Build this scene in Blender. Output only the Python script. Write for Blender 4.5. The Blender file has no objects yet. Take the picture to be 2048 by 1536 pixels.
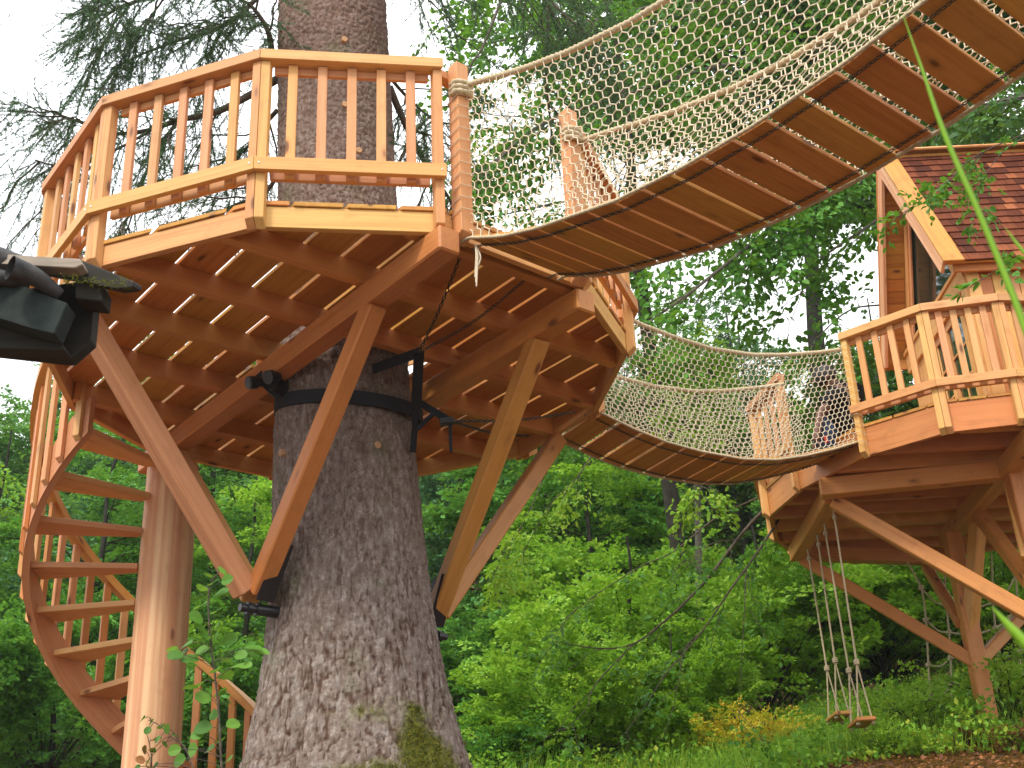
import bpy, bmesh, math, random
import numpy as np
from mathutils import Vector, Matrix
random.seed(7); rng = np.random.default_rng(11)
SC = bpy.context.scene
COL = SC.collection
R = math.radians
# ------------------------------------------------------------------ camera
F, PIT, ROL = 2484.5, R(24.95), R(-2.80)
FW = np.array([0, math.cos(PIT), math.sin(PIT)]); UP0 = np.array([0, -math.sin(PIT), math.cos(PIT)]); RT0 = np.array([1., 0, 0])
RT = math.cos(ROL)*RT0+math.sin(ROL)*UP0; UP = -math.sin(ROL)*RT0+math.cos(ROL)*UP0
cd = bpy.data.cameras.new('camera'); cam = bpy.data.objects.new('camera', cd); COL.objects.link(cam)
cd.sensor_width = 36; cd.lens = F/2048*36; cd.clip_start = .05; cd.clip_end = 2000
cd.dof.use_dof = True; cd.dof.focus_distance = 8.6; cd.dof.aperture_fstop = 11
cam.matrix_world = Matrix(((RT[0], UP[0], -FW[0], 0), (RT[1], UP[1], -FW[1], 0), (RT[2], UP[2], -FW[2], 0), (0, 0, 0, 1)))
SC.camera = cam
# ------------------------------------------------------------------ world: bright overcast sky over a Nishita base
W = bpy.data.worlds.new('World'); SC.world = W; W.use_nodes = True
nt = W.node_tree; nt.nodes.clear()
sky = nt.nodes.new('ShaderNodeTexSky'); sky.sky_type = 'NISHITA'; sky.sun_disc = False
SUN_EL, SUN_AZ = R(50), R(212)      # azimuth clockwise from +y
sky.sun_elevation = SUN_EL; sky.sun_rotation = SUN_AZ
bg1 = nt.nodes.new('ShaderNodeBackground'); bg1.inputs[1].default_value = .12
nt.links.new(sky.outputs[0], bg1.inputs[0])
bg2 = nt.nodes.new('ShaderNodeBackground')
tcw = nt.nodes.new('ShaderNodeTexCoord'); nz = nt.nodes.new('ShaderNodeTexNoise'); nz.inputs['Scale'].default_value = 1.6; nz.inputs['Detail'].default_value = 3
rw = nt.nodes.new('ShaderNodeValToRGB'); rw.color_ramp.elements[0].color = (.86, .93, 1.0, 1); rw.color_ramp.elements[1].color = (1, 1, 1, 1)
rw.color_ramp.elements[0].position = .35; rw.color_ramp.elements[1].position = .62
nt.links.new(tcw.outputs['Generated'], nz.inputs[0]); nt.links.new(nz.outputs[0], rw.inputs[0]); nt.links.new(rw.outputs[0], bg2.inputs[0])
sx = nt.nodes.new('ShaderNodeSeparateXYZ'); nt.links.new(tcw.outputs['Generated'], sx.inputs[0])
def _wm(op, a, b):
    q = nt.nodes.new('ShaderNodeMath'); q.operation = op
    for i_, v in ((0, a), (1, b)):
        if isinstance(v, float): q.inputs[i_].default_value = v
        else: nt.links.new(v, q.inputs[i_])
    return q.outputs[0]
# overcast sky luminance (1+2 sin h)/3 of the zenith value
nt.links.new(_wm('MULTIPLY', _wm('MULTIPLY_ADD', _wm('MAXIMUM', sx.outputs[2], 0.), 2.), 1.), bg2.inputs[1])
for q in nt.nodes:
    if q.type == 'MATH' and q.operation == 'MULTIPLY_ADD': q.inputs[2].default_value = 1.
    if q.type == 'MATH' and q.operation == 'MULTIPLY': q.inputs[1].default_value = .78
mxw = nt.nodes.new('ShaderNodeMixShader'); mxw.inputs[0].default_value = .88
nt.links.new(bg1.outputs[0], mxw.inputs[1]); nt.links.new(bg2.outputs[0], mxw.inputs[2])
ow = nt.nodes.new('ShaderNodeOutputWorld'); nt.links.new(mxw.outputs[0], ow.inputs[0])
sd = bpy.data.lights.new('sun', 'SUN'); sd.energy = 2.2; sd.angle = R(10); sd.color = (1, .95, .86)
sun = bpy.data.objects.new('sun', sd); COL.objects.link(sun)
sv = Vector((math.sin(SUN_AZ)*math.cos(SUN_EL), math.cos(SUN_AZ)*math.cos(SUN_EL), math.sin(SUN_EL)))
sun.rotation_euler = sv.to_track_quat('Z', 'Y').to_euler()
SC.view_settings.view_transform = 'Standard'; SC.view_settings.look = 'None'
SC.view_settings.exposure = 0.58; SC.view_settings.gamma = 1; SC.view_settings.use_curve_mapping = False
SC.render.engine = 'CYCLES'
SC.cycles.max_bounces = 8; SC.cycles.volume_bounces = 1; SC.cycles.transparent_max_bounces = 8
SC.render.resolution_x = 1024; SC.render.resolution_y = 768
# ------------------------------------------------------------------ pixel (of the 2048x1536 photograph) -> place
def ray(px, py): return FW+RT*(px-1024)/F-UP*(py-768)/F
def atz(px, py, z): d = ray(px, py); return d*(z/d[2])
def aty(px, py, y): d = ray(px, py); return d*(y/d[1])
# ------------------------------------------------------------------ numpy noise
def _h(ix, iy, iz, s=0):
    n = (ix.astype(np.int64)*73856093) ^ (iy.astype(np.int64)*19349663) ^ (iz.astype(np.int64)*83492791) ^ (s*2654435761)
    n = (n ^ (n >> 13))*1274126177; n = n & 0x7fffffff; n = (n ^ (n >> 16)) & 0xffffff
    return n/float(0xffffff)
def vnoise(P, s=0):
    P = np.asarray(P, float); i = np.floor(P); f = P-i; f = f*f*(3-2*f); i = i.astype(np.int64); r = 0
    for a in (0, 1):
        for b in (0, 1):
            for c in (0, 1):
                w = (f[:, 0] if a else 1-f[:, 0])*(f[:, 1] if b else 1-f[:, 1])*(f[:, 2] if c else 1-f[:, 2])
                r = r+w*_h(i[:, 0]+a, i[:, 1]+b, i[:, 2]+c, s)
    return r
def fbm(P, o=3, s=0):
    P = np.asarray(P, float); r = 0; a = .5
    for k in range(o): r = r+a*(vnoise(P*2**k, s+k)-.5); a *= .5
    return r
# ------------------------------------------------------------------ object helpers
WM = {}
def tag(o, label=None, cat=None, group=None, kind=None):
    if label: o['label'] = label
    if cat: o['category'] = cat
    if group: o['group'] = group
    if kind: o['kind'] = kind
    return o
def thing(name, label, cat, loc=(0, 0, 0), group=None):
    o = bpy.data.objects.new(name, None); o.empty_display_size = .1; COL.objects.link(o)
    M = Matrix.Translation(Vector([float(v) for v in loc])); o.matrix_basis = M; WM[o.name] = M
    return tag(o, label, cat, group)
def link(name, me, M, parent=None, mat=None):
    o = bpy.data.objects.new(name, me); COL.objects.link(o)
    if mat and not me.materials: me.materials.append(mat)
    if parent is not None:
        o.parent = parent; o.matrix_parent_inverse = WM[parent.name].inverted()
    o.matrix_basis = M; WM[o.name] = M
    return o
def npmesh(name, V, Fc, smooth=False):
    V = np.asarray(V, np.float32); Fc = np.asarray(Fc, np.int32); k = Fc.shape[1]
    me = bpy.data.meshes.new(name); me.vertices.add(len(V)); me.vertices.foreach_set('co', V.ravel())
    me.loops.add(Fc.size); me.loops.foreach_set('vertex_index', Fc.ravel())
    me.polygons.add(len(Fc)); me.polygons.foreach_set('loop_start', np.arange(len(Fc), dtype=np.int32)*k)
    me.update(calc_edges=True); me.validate()
    me.polygons.foreach_set('use_smooth', np.full(len(me.polygons), smooth))
    return me
def gcattr(me, G):
    a = me.attributes.new('gc', 'FLOAT_VECTOR', 'POINT'); a.data.foreach_set('vector', np.asarray(G, np.float32).ravel())
def fattr(me, nm, A):
    a = me.attributes.new(nm, 'FLOAT', 'POINT'); a.data.foreach_set('value', np.asarray(A, np.float32).ravel())
def bm_finish(name, bm, bev=.004, seg=1):
    if bev: bmesh.ops.bevel(bm, geom=list(bm.edges), offset=bev, segments=seg, affect='EDGES', clamp_overlap=True)
    bmesh.ops.recalc_face_normals(bm, faces=bm.faces)
    me = bpy.data.meshes.new(name); bm.to_mesh(me); bm.free()
    gcattr(me, np.array([v.co[:] for v in me.vertices])) if len(me.vertices) else None
    return me
def frame(x, up=(0, 0, 1)):
    x = Vector([float(v) for v in x]).normalized(); u = Vector(up)
    if abs(x.dot(u)) > .99: u = Vector((0, 1, 0))
    y = u.cross(x).normalized(); z = x.cross(y)
    return x, y, z
def beam(name, p0, p1, w, h, mat, parent=None, bev=.004, up=(0, 0, 1), e0=0, e1=0, s0=0, s1=0, t0=0, t1=0):
    """bar from p0 to p1; w across (horizontal), h along up; s0,s1: end shear over the height, t0,t1: over the width"""
    p0 = Vector([float(v) for v in p0]); p1 = Vector([float(v) for v in p1]); x, y, z = frame(p1-p0, up); L = (p1-p0).length
    bm = bmesh.new(); vs = []
    for sx in (0, 1):
        for sy in (-.5, .5):
            for sz in (-.5, .5):
                X = (-L/2-e0+s0*sz*h+t0*sy*w) if sx == 0 else (L/2+e1+s1*sz*h+t1*sy*w)
                vs.append(bm.verts.new((X, sy*w, sz*h)))
    for f in ((0, 1, 3, 2), (4, 6, 7, 5), (0, 4, 5, 1), (2, 3, 7, 6), (0, 2, 6, 4), (1, 5, 7, 3)): bm.faces.new([vs[i] for i in f])
    me = bm_finish(name, bm, bev)
    c = (p0+p1)/2; M = Matrix(((x[0], y[0], z[0], c[0]), (x[1], y[1], z[1], c[1]), (x[2], y[2], z[2], c[2]), (0, 0, 0, 1)))
    return link(name, me, M, parent, mat)
def prism(name, pts, z0, z1, mat, parent=None, xdir=(1, 0), bev=.003, vert=False, lowz=None):
    """polygon in plan extruded from z0 to z1; grain along xdir (or vertical)"""
    pts = [np.array(p[:2], float) for p in pts]; c = sum(pts)/len(pts); xd = np.array(xdir[:2], float); xd /= np.linalg.norm(xd); yd = np.array([-xd[1], xd[0]])
    zc = (z0+z1)/2; bm = bmesh.new(); n = len(pts)
    lo = [bm.verts.new(((p-c)@xd, (p-c)@yd, (lowz[i] if lowz else z0)-zc)) for i, p in enumerate(pts)]
    hi = [bm.verts.new(((p-c)@xd, (p-c)@yd, z1-zc)) for p in pts]
    bm.faces.new(lo[::-1]); bm.faces.new(hi)
    for i in range(n): bm.faces.new((lo[i], lo[(i+1) % n], hi[(i+1) % n], hi[i]))
    if bev: bmesh.ops.bevel(bm, geom=list(bm.edges), offset=bev, segments=1, affect='EDGES', clamp_overlap=True)
    bmesh.ops.recalc_face_normals(bm, faces=bm.faces)
    me = bpy.data.meshes.new(name); bm.to_mesh(me); bm.free()
    G = np.array([v.co[:] for v in me.vertices])
    if vert: G = G[:, [2, 0, 1]]
    gcattr(me, G)
    M = Matrix(((xd[0], yd[0], 0, c[0]), (xd[1], yd[1], 0, c[1]), (0, 0, 1, zc), (0, 0, 0, 1)))
    return link(name, me, M, parent, mat)
def tube_arrays(P, rad, k=8, lobes=0, pitch=.1, caps=True):
    P = np.asarray(P, float); n = len(P); rad = np.broadcast_to(np.asarray(rad, float), (n,))
    T = np.gradient(P, axis=0); T /= np.linalg.norm(T, axis=1)[:, None]+1e-9
    u = np.array([0, 0, 1.]) if abs(T[0][2]) < .9 else np.array([1., 0, 0]); N = []
    a = u-T[0]*(u@T[0]); a /= np.linalg.norm(a)
    for t in T:
        a = a-t*(a@t); a /= np.linalg.norm(a)+1e-9; N.append(a.copy())
    N = np.array(N); B = np.cross(T, N); th = np.arange(k)*2*np.pi/k
    s = np.concatenate([[0], np.cumsum(np.linalg.norm(np.diff(P, axis=0), axis=1))])
    if lobes:
        ph = 2*np.pi*s/pitch; A = th[None, :]+ph[:, None]*0
        rr = rad[:, None]*(1-.30*(.5+.5*np.cos(lobes*(A-ph[:, None]/1.0)))**1.5)
    else: A = np.broadcast_to(th, (n, k)); rr = rad[:, None]*np.ones((n, k))
    V = P[:, None, :]+rr[..., None]*(np.cos(A)[..., None]*N[:, None, :]+np.sin(A)[..., None]*B[:, None, :])
    G = np.stack([np.broadcast_to(s[:, None], (n, k)), np.cos(A)*rr, np.sin(A)*rr], -1)
    i = np.arange(n-1)[:, None]*k; j = np.arange(k)[None, :]; j2 = (j+1) % k
    Fc = np.stack([i+j, i+j2, i+k+j2, i+k+j], -1).reshape(-1, 4)
    V = V.reshape(-1, 3); G = G.reshape(-1, 3)
    if caps:
        V = np.vstack([V, P[:1], P[-1:]]); G = np.vstack([G, G[:1], G[-1:]]); c0 = n*k; c1 = n*k+1; jj = np.arange(k)
        Fc = np.vstack([Fc, np.stack([np.full(k, c0), (jj+1) % k, jj, jj], 1)*1]) if False else Fc
    return V, Fc, G
def smooth_path(pts, n):
    pts = np.asarray(pts, float); m = len(pts)
    if m < 3: t = np.linspace(0, 1, n)[:, None]; return pts[0]*(1-t)+pts[-1]*t
    E = np.vstack([2*pts[0]-pts[1], pts, 2*pts[-1]-pts[-2]]); out = []
    for q in np.linspace(0, m-1-1e-6, n):
        i = int(q); t = q-i; a, b, c, d = E[i], E[i+1], E[i+2], E[i+3]
        out.append(.5*((2*b)+(-a+c)*t+(2*a-5*b+4*c-d)*t*t+(-a+3*b-3*c+d)*t**3))
    return np.array(out)
class Acc:
    """collects arrays of quads into one mesh"""
    def __init__(s): s.V = []; s.F = []; s.G = []; s.n = 0
    def add(s, V, Fc, G=None):
        V = np.asarray(V); s.V.append(V); s.F.append(np.asarray(Fc)+s.n); s.G.append(V if G is None else G); s.n += len(V)
    def tube(s, P, r, k=6, **kw): s.add(*tube_arrays(P, r, k, **kw))
    def build(s, name, mat, parent=None, smooth=True, M=None):
        V = np.vstack(s.V); c = V.mean(0) if M is None else np.zeros(3)
        me = npmesh(name, V-c, np.vstack(s.F), smooth); gcattr(me, np.vstack(s.G))
        return link(name, me, Matrix.Translation(Vector([float(v) for v in c])) if M is None else M, parent, mat)
def tube(name, P, r, mat, parent=None, k=8, n=None, **kw):
    A = Acc(); P = smooth_path(P, n) if n else np.asarray(P, float)
    A.tube(P, r if np.isscalar(r) else np.interp(np.linspace(0, 1, len(P)), np.linspace(0, 1, len(r)), r), k, **kw)
    return A.build(name, mat, parent)
# ------------------------------------------------------------------ materials
class NM:
    def __init__(s, name):
        s.m = bpy.data.materials.new(name); s.m.use_nodes = True; s.t = s.m.node_tree; s.t.nodes.clear()
        s.out = s.n('ShaderNodeOutputMaterial')
    def n(s, typ, **kw):
        x = s.t.nodes.new(typ)
        for k, v in kw.items(): setattr(x, k, v)
        return x
    def l(s, a, b): s.t.links.new(a, b)
    def val(s, x, i, v):
        if hasattr(v, 'bl_idname') or isinstance(v, bpy.types.NodeSocket): s.l(v, x.inputs[i])
        else: x.inputs[i].default_value = v
    def math(s, op, a, b=0., clamp=False):
        x = s.n('ShaderNodeMath', operation=op, use_clamp=clamp); s.val(x, 0, a); s.val(x, 1, b); return x.outputs[0]
    def vmath(s, op, a, b=(0, 0, 0)):
        x = s.n('ShaderNodeVectorMath', operation=op); s.val(x, 0, a); s.val(x, 1, b); return x.outputs[0]
    def noise(s, vec, scale=1, detail=3, rough=.55, dist=0):
        x = s.n('ShaderNodeTexNoise'); s.l(vec, x.inputs['Vector']); x.inputs['Scale'].default_value = scale; x.inputs['Detail'].default_value = detail
        x.inputs['Roughness'].default_value = rough; x.inputs['Distortion'].default_value = dist; return x.outputs[0]
    def ramp(s, f, stops):
        x = s.n('ShaderNodeValToRGB'); e = x.color_ramp.elements
        while len(e) < len(stops): e.new(.5)
        for q, (p, c) in zip(e, stops): q.position = p; q.color = (*c, 1)
        s.l(f, x.inputs[0]); return x.outputs[0]
    def mix(s, f, a, b, mode='MIX'):
        x = s.n('ShaderNodeMix', data_type='RGBA', blend_type=mode); s.val(x, 0, f)
        for i, v in ((6, a), (7, b)):
            if isinstance(v, tuple): x.inputs[i].default_value = (*v, 1)
            else: s.l(v, x.inputs[i])
        return x.outputs[2]
    def bump(s, h, st=.3, d=.01):
        x = s.n('ShaderNodeBump'); x.inputs['Strength'].default_value = st; x.inputs['Distance'].default_value = d; s.l(h, x.inputs['Height']); return x.outputs[0]
    def pbr(s, col, rough=.6, normal=None, spec=.4, metal=0):
        x = s.n('ShaderNodeBsdfPrincipled'); s.val(x, 'Base Color', (*col, 1) if isinstance(col, tuple) else col); s.val(x, 'Roughness', rough)
        x.inputs['Specular IOR Level'].default_value = spec; x.inputs['Metallic'].default_value = metal
        if normal: s.l(normal, x.inputs['Normal'])
        return x.outputs[0]
    def done(s, sh): s.l(sh, s.out.inputs[0]); return s.m
def wood(name, c1, c2, c3, tint=.5, rough=.55, knots=True, streak=1., attr='gc', bigs=(.8, 5, 5), stripe=False):
    """c1 pale wood, c2 late-wood/pink, c3 dark knots. grain runs along X of 'gc'"""
    m = NM(name); at = m.n('ShaderNodeAttribute', attribute_name=attr); oi = m.n('ShaderNodeObjectInfo')
    off = m.n('ShaderNodeCombineXYZ'); r = oi.outputs['Random']
    m.l(m.math('MULTIPLY', r, 37.), off.inputs[0]); m.l(m.math('MULTIPLY', r, 11.), off.inputs[1]); m.l(m.math('MULTIPLY', r, 23.), off.inputs[2])
    g = m.vmath('ADD', at.outputs['Vector'], off.outputs[0])
    wob = m.noise(m.vmath('MULTIPLY', g, (1.2, 4, 4)), 1, 2)
    wv = m.n('ShaderNodeCombineXYZ'); m.l(m.math('MULTIPLY', m.math('SUBTRACT', wob, .5), .05), wv.inputs[1]); m.l(m.math('MULTIPLY', m.math('SUBTRACT', wob, .5), .04), wv.inputs[2])
    g2 = m.vmath('ADD', g, wv.outputs[0])
    s1 = m.noise(m.vmath('MULTIPLY', g2, (.9, 34, 34)), 1, 4, .6)
    s2 = m.noise(m.vmath('MULTIPLY', g2, (2.5, 120, 120)), 1, 2, .6)
    big = m.noise(m.vmath('MULTIPLY', g, bigs), 1, 2)
    st = m.math('ADD', m.math('MULTIPLY', s1, .75), m.math('MULTIPLY', s2, .25))
    col = m.ramp(st, [(.34, c2), (.50, c1), (.66, tuple(min(1, v*1.12) for v in c1))])
    mid = m.mix(m.math('MULTIPLY', m.math('ADD', m.math('MULTIPLY', r, .9), m.math('MULTIPLY', big, .5)), tint, True), col, c2)
    if stripe: mid = m.mix(m.ramp(big, [(.40, (0, 0, 0)), (.50, (.45,)*3), (.58, (1, 1, 1))]), col, c2)
    hv = m.n('ShaderNodeHueSaturation'); m.l(mid, hv.inputs['Color']); fr = m.math('FRACT', m.math('MULTIPLY', r, 7.31))
    m.l(m.math('ADD', m.math('MULTIPLY', fr, .22), .87), hv.inputs['Value'])
    m.l(m.math('ADD', m.math('MULTIPLY', m.math('FRACT', m.math('MULTIPLY', r, 3.77)), .024), .488), hv.inputs['Hue'])
    c = hv.outputs[0]
    if knots:
        vo = m.n('ShaderNodeTexVoronoi'); vo.inputs['Scale'].default_value = 1; vo.inputs['Randomness'].default_value = 1
        m.l(m.vmath('MULTIPLY', g2, (2.6, 7.5, 7.5)), vo.inputs['Vector'])
        k = m.ramp(vo.outputs['Distance'], [(.0, (1, 1, 1)), (.085, (.9, .9, .9)), (.14, (.25,)*3), (.24, (0, 0, 0))])
        gate = m.math('GREATER_THAN', m.n('ShaderNodeSeparateColor').outputs[0], .5)
        sep = m.n('ShaderNodeSeparateColor'); m.l(vo.outputs['Color'], sep.inputs[0]); gate = m.math('GREATER_THAN', sep.outputs[0], .5)
        c = m.mix(m.math('MULTIPLY', k, gate, True), c, c3)
    d = m.noise(m.vmath('MULTIPLY', g, (2, 3, 3)), 3, 4); c = m.mix(m.ramp(d, [(.55, (0, 0, 0)), (.8, (.45,)*3)]), c, tuple(v*.55 for v in c2))
    return m.done(m.pbr(c, rough, m.bump(st, .25*streak, .004), .35))
MW = dict(
    pale=wood('larch_pale', (.68, .38, .125), (.58, .25, .075), (.16, .055, .02), .5),
    pink=wood('larch_pink', (.63, .325, .135), (.56, .245, .085), (.17, .055, .02), .5),
    red=wood('larch_red', (.58, .262, .068), (.50, .185, .043), (.15, .045, .015), .6, .45),
    plank=wood('larch_plank', (.56, .265, .050), (.45, .17, .028), (.13, .045, .012), .4),
    col=wood('larch_column', (.76, .45, .24), (.63, .28, .14), (.25, .09, .04), .8, bigs=(.25, 17, 17), stripe=True),
    grey=wood('weathered_board', (.42, .35, .27), (.20, .16, .12), (.05, .045, .04), .5, .8),
    black=wood('mossy_dark_board', (.035, .03, .025), (.02, .018, .012), (.06, .05, .01), .5, .9))
def shingle_mat():
    m = NM('cedar_shingle'); at = m.n('ShaderNodeAttribute', attribute_name='gc'); oi = m.n('ShaderNodeObjectInfo'); r = oi.outputs['Random']
    st = m.noise(m.vmath('MULTIPLY', at.outputs['Vector'], (3, 60, 60)), 1, 3)
    a = m.ramp(r, [(0, (.06, .015, .007)), (.45, (.12, .030, .012)), (.85, (.20, .055, .022)), (1, (.36, .115, .045))])
    return m.done(m.pbr(m.mix(m.ramp(st, [(.35, (.6,)*3), (.65, (0, 0, 0))]), a, (.06, .018, .01)), .85, m.bump(st, .3, .004), .12))
MW['shingle'] = shingle_mat()
def leaf_mat(name, a, b, c, trans=.38, rough=.5, spec=.25):
    m = NM(name); at = m.n('ShaderNodeAttribute', attribute_name='rnd'); col = m.ramp(at.outputs['Fac'], [(0, a), (.5, b), (1, c)])
    p = m.pbr(col, rough, None, spec); tr = m.n('ShaderNodeBsdfTranslucent'); m.l(m.mix(.35, col, (.30, .45, .03)), tr.inputs[0])
    mx = m.n('ShaderNodeMixShader'); mx.inputs[0].default_value = trans; m.l(p, mx.inputs[1]); m.l(tr.outputs[0], mx.inputs[2]); return m.done(mx.outputs[0])
ML = dict(
    beech=leaf_mat('beech_leaf', (.03, .11, .010), (.065, .21, .018), (.14, .34, .035)),
    dark=leaf_mat('shade_leaf', (.022, .07, .014), (.04, .12, .018), (.08, .19, .03), .3),
    forest=leaf_mat('forest_leaf', (.035, .14, .018), (.08, .26, .03), (.17, .40, .05), .38),
    bright=leaf_mat('hazel_leaf', (.11, .28, .018), (.24, .46, .03), (.42, .58, .06), .42),
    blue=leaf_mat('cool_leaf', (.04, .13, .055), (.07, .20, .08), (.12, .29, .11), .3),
    yellow=leaf_mat('yellowing_leaf', (.26, .42, .03), (.62, .50, .03), (.74, .34, .03), .35),
    lime=leaf_mat('lime_leaf', (.16, .36, .022), (.28, .50, .035), (.44, .58, .06), .4),
    brown=leaf_mat('dry_leaf', (.10, .035, .015), (.22, .08, .03), (.40, .16, .05), .2),
    sapling=leaf_mat('sapling_leaf', (.05, .15, .015), (.09, .23, .025), (.15, .32, .04), .4),
    needle=leaf_mat('spruce_needle', (.03, .085, .04), (.055, .14, .055), (.10, .20, .07), .1, .5))
def simple(name, c, rough=.6, spec=.4, metal=0, ns=0, c2=None, bump=0):
    m = NM(name)
    if ns:
        tc = m.n('ShaderNodeTexCoord'); n = m.noise(tc.outputs['Object'], ns, 5, .6); col = m.ramp(n, [(.3, c), (.7, c2 or c)])
        return m.done(m.pbr(col, rough, m.bump(n, bump, .01) if bump else None, spec, metal))
    return m.done(m.pbr(c, rough, None, spec, metal))
MS = dict(
    black=simple('black_steel', (.012, .012, .013), .35, .5, .0, 30, (.02, .02, .022), .1),
    strap=simple('black_strap', (.01, .011, .013), .8),
    chain=simple('dark_chain', (.05, .05, .04), .45, .5, .7, 60, (.09, .085, .06)),
    rope=simple('hemp_rope', (.42, .33, .20), .9, .1, 0, 90, (.60, .49, .32), .6),
    twine=simple('net_twine', (.58, .49, .34), .85, .1, 0, 60, (.74, .64, .47), .3),
    screw=simple('screw_head', (.5, .5, .5), .3, .5, .9),
    zinc=simple('zinc_gutter', (.016, .022, .02), .8, .2, .0, 40, (.028, .036, .032), .1),
    tile=simple('dark_tile', (.018, .018, .02), .7, .3, 0, 20, (.07, .065, .06), .5),
    glass=simple('window_glass', (.02, .03, .02), .05, .9),
    twig=simple('twig_bark', (.055, .04, .028), .9, .2, 0, 40, (.12, .095, .07), .4),
    limb=simple('beech_bark', (.09, .08, .06), .9, .2, 0, 25, (.20, .18, .14), .5),
    trunk=simple('forest_bark', (.018, .016, .012), .95, .1, 0, 8, (.05, .045, .035), .5),
    moss=simple('moss_green', (.045, .07, .008), .95, .1, 0, 30, (.14, .16, .02), .6),
    scar=simple('cut_branch_wood', (.50, .34, .20), .8, .2, 0, 40, (.40, .18, .07)))
# ------------------------------------------------------------------ ground
def ground_z(x, y):
    x = np.asarray(x, float); y = np.asarray(y, float)
    z = np.where(y < 14, -1.6+.262*y, -1.6+.262*14+.19*(y-14))
    z = z+np.where(y > 27, .34*(y-27), 0)-np.where(y > 62, .42*(y-62), 0)
    z = z+.03*x+np.clip(x-4.6, 0, 8)*.10-.34*np.clip((4.2-x)/3, 0, 1)*np.clip((y-9)/3, 0, 1)-np.clip(-x-2, 0, 12)*.05
    P = np.stack([x*.35, y*.35, x*0], -1).reshape(-1, 3)
    return z+(fbm(P, 3, 5)*.35).reshape(x.shape)*np.clip((np.hypot(x, y)-2)/8, 0, 1)
xs = np.unique(np.concatenate([np.linspace(-90, -12, 40), np.linspace(-12, 12, 130), np.linspace(12, 90, 40)]))
ys = np.unique(np.concatenate([np.linspace(-30, 2, 20), np.linspace(2, 20, 110), np.linspace(20, 140, 80)]))
X, Y = np.meshgrid(xs, ys); Z = ground_z(X, Y); nx = len(xs); ny = len(ys)
i = np.arange(ny-1)[:, None]*nx+np.arange(nx-1)[None, :]
gme = npmesh('ground', np.stack([X, Y, Z], -1).reshape(-1, 3), np.stack([i, i+1, i+nx+1, i+nx], -1).reshape(-1, 4), True)
m = NM('forest_floor'); tc = m.n('ShaderNodeTexCoord'); a = m.noise(tc.outputs['Object'], .5, 4); b = m.noise(tc.outputs['Object'], 14, 5, .7)
base = m.mix(m.ramp(b, [(.35, (0, 0, 0)), (.65, (1, 1, 1))]), (.06, .03, .018), (.16, .085, .05))
m_floor = m.done(m.pbr(m.mix(m.ramp(a, [(.58, (0, 0, 0)), (.72, (1, 1, 1))]), base, (.06, .11, .015)), .95, m.bump(b, .8, .04), .1))
tag(link('ground', gme, Matrix.Identity(4), None, m_floor), 'sloping forest floor of brown leaf litter and low green growth', None, None, 'structure')
# ------------------------------------------------------------------ polygon helpers
def oc(poly, i, d):
    """corner i of the polygon offset outward by d (mitred)"""
    n = len(poly); P = np.array(poly[i][:2]); A = np.array(poly[i-1][:2]); B = np.array(poly[(i+1) % n][:2]); c = np.mean([p[:2] for p in poly], 0)
    def nrm(a, b):
        e = (b-a)/np.linalg.norm(b-a); m_ = np.array([e[1], -e[0]])
        return m_ if m_@((a+b)/2-c) > 0 else -m_
    n1 = nrm(A, P); n2 = nrm(P, B); m_ = n1+n2; m_ /= np.linalg.norm(m_); return P+m_*d/max(.5, m_@n1)
def clip(poly, p, n):
    out = []
    for i in range(len(poly)):
        a, b = poly[i-1], poly[i]; da, db = (a-p)@n, (b-p)@n
        if (da < 0) != (db < 0): out.append(a+(b-a)*da/(da-db))
        if db >= 0: out.append(b)
    return out
def line_range(poly, p, d):
    lo, hi = -99, 99; n = len(poly); c = np.mean(poly, 0)
    for i in range(n):
        a, b = poly[i-1], poly[i]; e = b-a; m_ = np.array([e[1], -e[0]]); m_ = m_ if m_@(a-c) > 0 else -m_
        den = m_@d; num = m_@(a-p)
        if abs(den) < 1e-9: continue
        t = num/den
        if den > 0: hi = min(hi, t)
        else: lo = max(lo, t)
    return lo, hi
def seg_quad(poly, i, j, d0, d1, sa=0, sb=1):
    a0, a1, b0, b1 = oc(poly, i, d0), oc(poly, i, d1), oc(poly, j, d0), oc(poly, j, d1)
    q = lambda a, b, s: a+(b-a)*s
    return [q(a0, b0, sa), q(a0, b0, sb), q(a1, b1, sb), q(a1, b1, sa)]
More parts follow.
